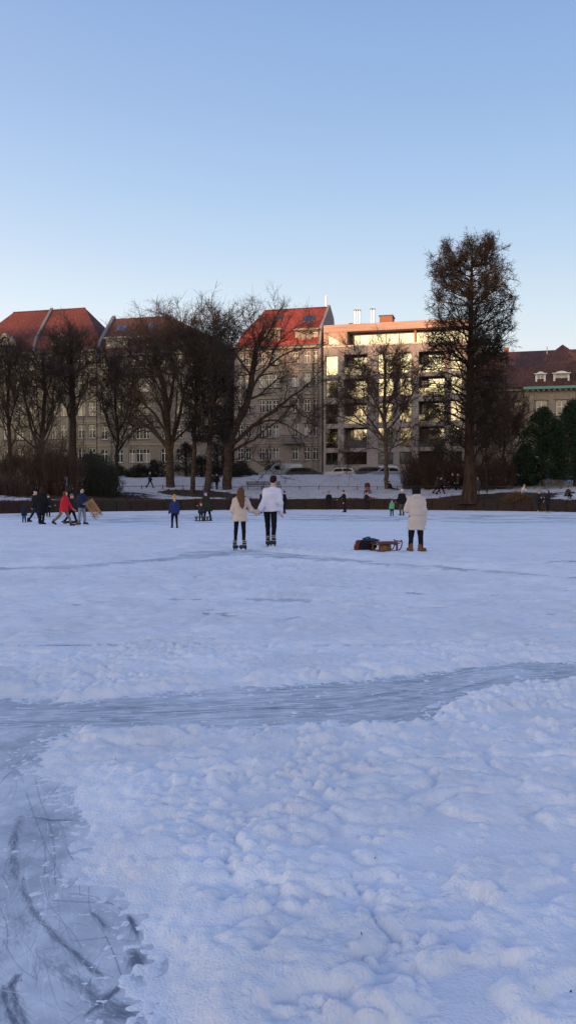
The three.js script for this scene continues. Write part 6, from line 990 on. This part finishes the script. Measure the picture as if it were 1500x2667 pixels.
{ const p = land(1371, 1299), g = thing('rucksack', 'small blue rucksack on the bank beside the child in white', 'bag', [p[0], p[1], -p[2]]); mesh('pouch', meshField((x, y, z) => Math.max(blend([ell(V(0, .22, 0), .16, .24, .12), ell(V(0, .14, .1), .11, .11, .07)], .03)(x, y, z), -y), [-.22, -.03, -.2], [.22, .5, .22], .02), cloth([.03, .06, .13]), g); mesh('strap', bend([[-.06, .42, -.1], [0, .52, -.12], [.06, .42, -.1]], .014), cloth(BLACK), g); }
// --- parked cars at the kerb: body shell, glass, lamps, wheels
const tyreMat = std(.015, .015, .016, .9), lampGlass = new THREE.MeshPhysicalMaterial({ color: rgb(.6, .6, .62), roughness: .15, metalness: .2 }), tail = std(.28, .015, .012, .3), carGlass = new THREE.MeshPhysicalMaterial({ color: rgb(.015, .017, .02), roughness: .05, ior: 1.6 }), plate = std(.6, .6, .58, .6), blackTrim = std(.02, .02, .021, .6), hub = new THREE.MeshStandardMaterial({ color: rgb(.4, .4, .42), metalness: .8, roughness: .35 });
const tyreG = new THREE.TorusGeometry(.25, .085, 8, 22), hubG = new THREE.CylinderGeometry(.19, .19, .12, 16).rotateX(Math.PI / 2);
function car(name, label, cat, px, paint, prof, o = {}) {
  const s = S(px, 1230), n = 8.55, g = thing(name, label, cat, [s * cF + n * sF, 3.045, -FZ0 - s * sF + n * cF], YAW + (o.turn ?? 0), 'cars parked along the street'), W = o.W ?? 1.76, L = prof.L;
  const pm = new THREE.MeshPhysicalMaterial({ color: rgb(...paint), roughness: .35, metalness: .25, clearcoat: 1, clearcoatRoughness: .08 });
  const shape = (pts) => new THREE.Shape(pts.map(([x, y]) => new THREE.Vector2(x, y)));
  const low = shape(prof.low); for (const wx of prof.wheels) { const h = new THREE.Path(); h.absarc(wx, .34, .37, 0, Math.PI * 2, true); low.holes.push(h); }
  const ex = (sh, w, bv) => { const e = new THREE.ExtrudeGeometry(sh, { depth: w - 2 * bv, bevelEnabled: true, bevelSize: bv, bevelThickness: bv, bevelSegments: 3, curveSegments: 14 }); e.translate(0, 0, -w / 2 + bv); return e; };
  // body between the wheel arches, arches bitten out of the sides
  const bodyLow = shape(prof.low.map(([x, y]) => [x, y])); const lowPts = []; for (const [x, y] of prof.low) lowPts.push([x, y]);
  const arch = (wx) => { const a = []; for (let k = 0; k <= 10; k++) { const t = Math.PI - Math.PI * k / 10; a.push([wx + .385 * Math.cos(t), .34 + .385 * Math.sin(t) - .0]); } return a; };
  const base = .22, outline = [[-L / 2 + .05, base], ...arch(prof.wheels[0]).map(([x, y]) => [x, Math.max(base, y)]), ...arch(prof.wheels[1]).map(([x, y]) => [x, Math.max(base, y)]), [L / 2 - .05, base], ...prof.top];
  const body = mesh('body', ex(shape(outline), W, .06), pm, g);
  const cabin = mesh('cabin', ex(shape(prof.cabin), W - .22, .07), pm, g);
  // side windows, windscreen and rear window as glass just proud of the cabin
  for (const sd of [-1, 1]) prof.side.forEach((q) => { const e = new THREE.ExtrudeGeometry(shape(q), { depth: .02, bevelEnabled: false }); e.translate(0, 0, sd > 0 ? (W - .22) / 2 - .012 + .003 : -(W - .22) / 2 - .011); mesh('side_window', e, carGlass, cabin); });
  for (const [x0, y0, x1, y1] of prof.screens) { const len = Math.hypot(x1 - x0, y1 - y0), e = new THREE.BoxGeometry(.03, len * .84, W - .5); e.rotateZ(-Math.atan2(x1 - x0, y1 - y0)); const nx = (y1 - y0) / len * (x0 > 0 ? 1 : -1), ny = Math.abs(x1 - x0) / len; e.translate((x0 + x1) / 2 + nx * .07, (y0 + y1) / 2 + ny * .07, 0); mesh('windscreen', e, carGlass, cabin); }
  for (const wx of prof.wheels) for (const sd of [-1, 1]) { const w = mesh('wheel', tyreG, tyreMat, g); w.position.set(wx, .34, sd * (W / 2 - .1)); mesh('hubcap', hubG, hub, w); }
  for (const sd of [-1, 1]) { mesh('headlight', new RoundedBoxGeometry(.16, .15, .34, 2, .04).translate(L / 2 - .04, prof.lampY, sd * (W / 2 - .26)), lampGlass, g); mesh('tail_light', new RoundedBoxGeometry(.1, .26, .2, 2, .03).translate(-L / 2 + .02, prof.lampY + .12, sd * (W / 2 - .18)), tail, g); mesh('wing_mirror', new RoundedBoxGeometry(.16, .14, .2, 2, .04).translate(prof.mirror[0], prof.mirror[1], sd * (W / 2 + .1)), pm, g); mesh('door_handle', box(-.25, -.07, prof.lampY + .16, prof.lampY + .19, sd > 0 ? W / 2 + .003 : -W / 2 - .03, sd > 0 ? W / 2 + .03 : -W / 2 - .003), blackTrim, g); }
  mesh('bumper', new RoundedBoxGeometry(.16, .2, W - .1, 2, .05).translate(L / 2 - .0, .38, 0), o.bumper ?? pm, g); mesh('number_plate', box(L / 2 + .083, L / 2 + .095, .38, .49, -.26, .26), plate, g); mesh('grille', box(L / 2 - .02, L / 2 + .02, .56, .68, -.4, .4), blackTrim, g);
  if (o.snow) mesh('snow_cover', ex(shape(prof.snowTop), W - .36, .05), snowMat, g);
  return g;
}
const hatch = { L: 4.1, wheels: [-1.25, 1.27], lampY: .66, mirror: [.62, .98], low: [], top: [[2.04, .55], [1.98, .74], [1.3, .90], [.85, .96], [-1.75, .98], [-2.02, .82], [-2.04, .5]], cabin: [[1.02, .9], [.38, 1.36], [-.1, 1.46], [-1.0, 1.46], [-1.55, 1.36], [-1.88, .92]], side: [[[.82, .98], [.36, 1.33], [-.42, 1.38], [-.42, .98]], [[-.5, .98], [-.5, 1.38], [-1.1, 1.37], [-1.45, 1.26], [-1.6, 1.0]]], screens: [[1.02, .93, .38, 1.36], [-1.86, .95, -1.55, 1.36]], snowTop: [[.3, 1.53], [-.1, 1.55], [-1.0, 1.55], [-1.4, 1.5], [-1.4, 1.52], [-1, 1.6], [-.1, 1.6], [.3, 1.56]] };
hatch.low = hatch.top;
const wagon = { ...hatch, L: 4.55, wheels: [-1.4, 1.4], top: [[2.27, .55], [2.2, .76], [1.5, .92], [.95, .98], [-2.1, 1.0], [-2.24, .82], [-2.27, .5]], cabin: [[1.1, .92], [.45, 1.38], [-.1, 1.46], [-1.5, 1.46], [-1.95, 1.36], [-2.15, .94]], side: [[[.88, .99], [.42, 1.34], [-.42, 1.38], [-.42, .99]], [[-.5, .99], [-.5, 1.38], [-1.3, 1.37], [-1.8, 1.26], [-1.95, 1.02]]], screens: [[1.1, .95, .45, 1.38], [-2.13, .97, -1.95, 1.36]] }; wagon.low = wagon.top;
const van = { ...hatch, L: 5.0, wheels: [-1.6, 1.62], lampY: .82, mirror: [1.45, 1.35], top: [[2.5, .55], [2.46, .95], [2.1, 1.14], [1.75, 1.2], [-2.4, 1.22], [-2.48, 1.0], [-2.5, .5]], cabin: [[1.95, 1.12], [1.3, 1.82], [.9, 1.95], [-2.2, 1.97], [-2.4, 1.85], [-2.45, 1.15]], side: [[[1.7, 1.22], [1.22, 1.74], [.55, 1.78], [.55, 1.22]]], screens: [[1.95, 1.16, 1.3, 1.82], [-2.44, 1.2, -2.4, 1.85]], snowTop: hatch.snowTop }; van.low = van.top;
car('delivery_van', 'silver van with dark windscreen parked left of the dark estate cars', 'van', 776, [.27, .28, .30], van, { W: 1.95, turn: S3(222) });
car('parked_car', 'white hatchback parked in front of the modern block', 'car', 918, [.45, .46, .47], hatch, { turn: Math.PI });
car('parked_car', 'dark blue estate car parked nose to tail with the white hatchback', 'car', 980, [.02, .025, .04], wagon, { turn: Math.PI });
car('parked_car', 'black estate car parked beside the silver van', 'car', 840, [.014, .014, .016], wagon, {});
car('parked_car', 'pale silver car with snow on its roof behind the pale trunked tree', 'car', 1022, [.3, .31, .33], hatch, { turn: S3(205), snow: true });
car('parked_car', 'dark grey car half hidden by the broad plane tree', 'car', 690, [.03, .032, .036], wagon, {});
car('parked_car', 'black hatchback in the bushes left of the broad plane tree', 'car', 640, [.014, .014, .015], hatch, {});
renderer.render(scene, camera);
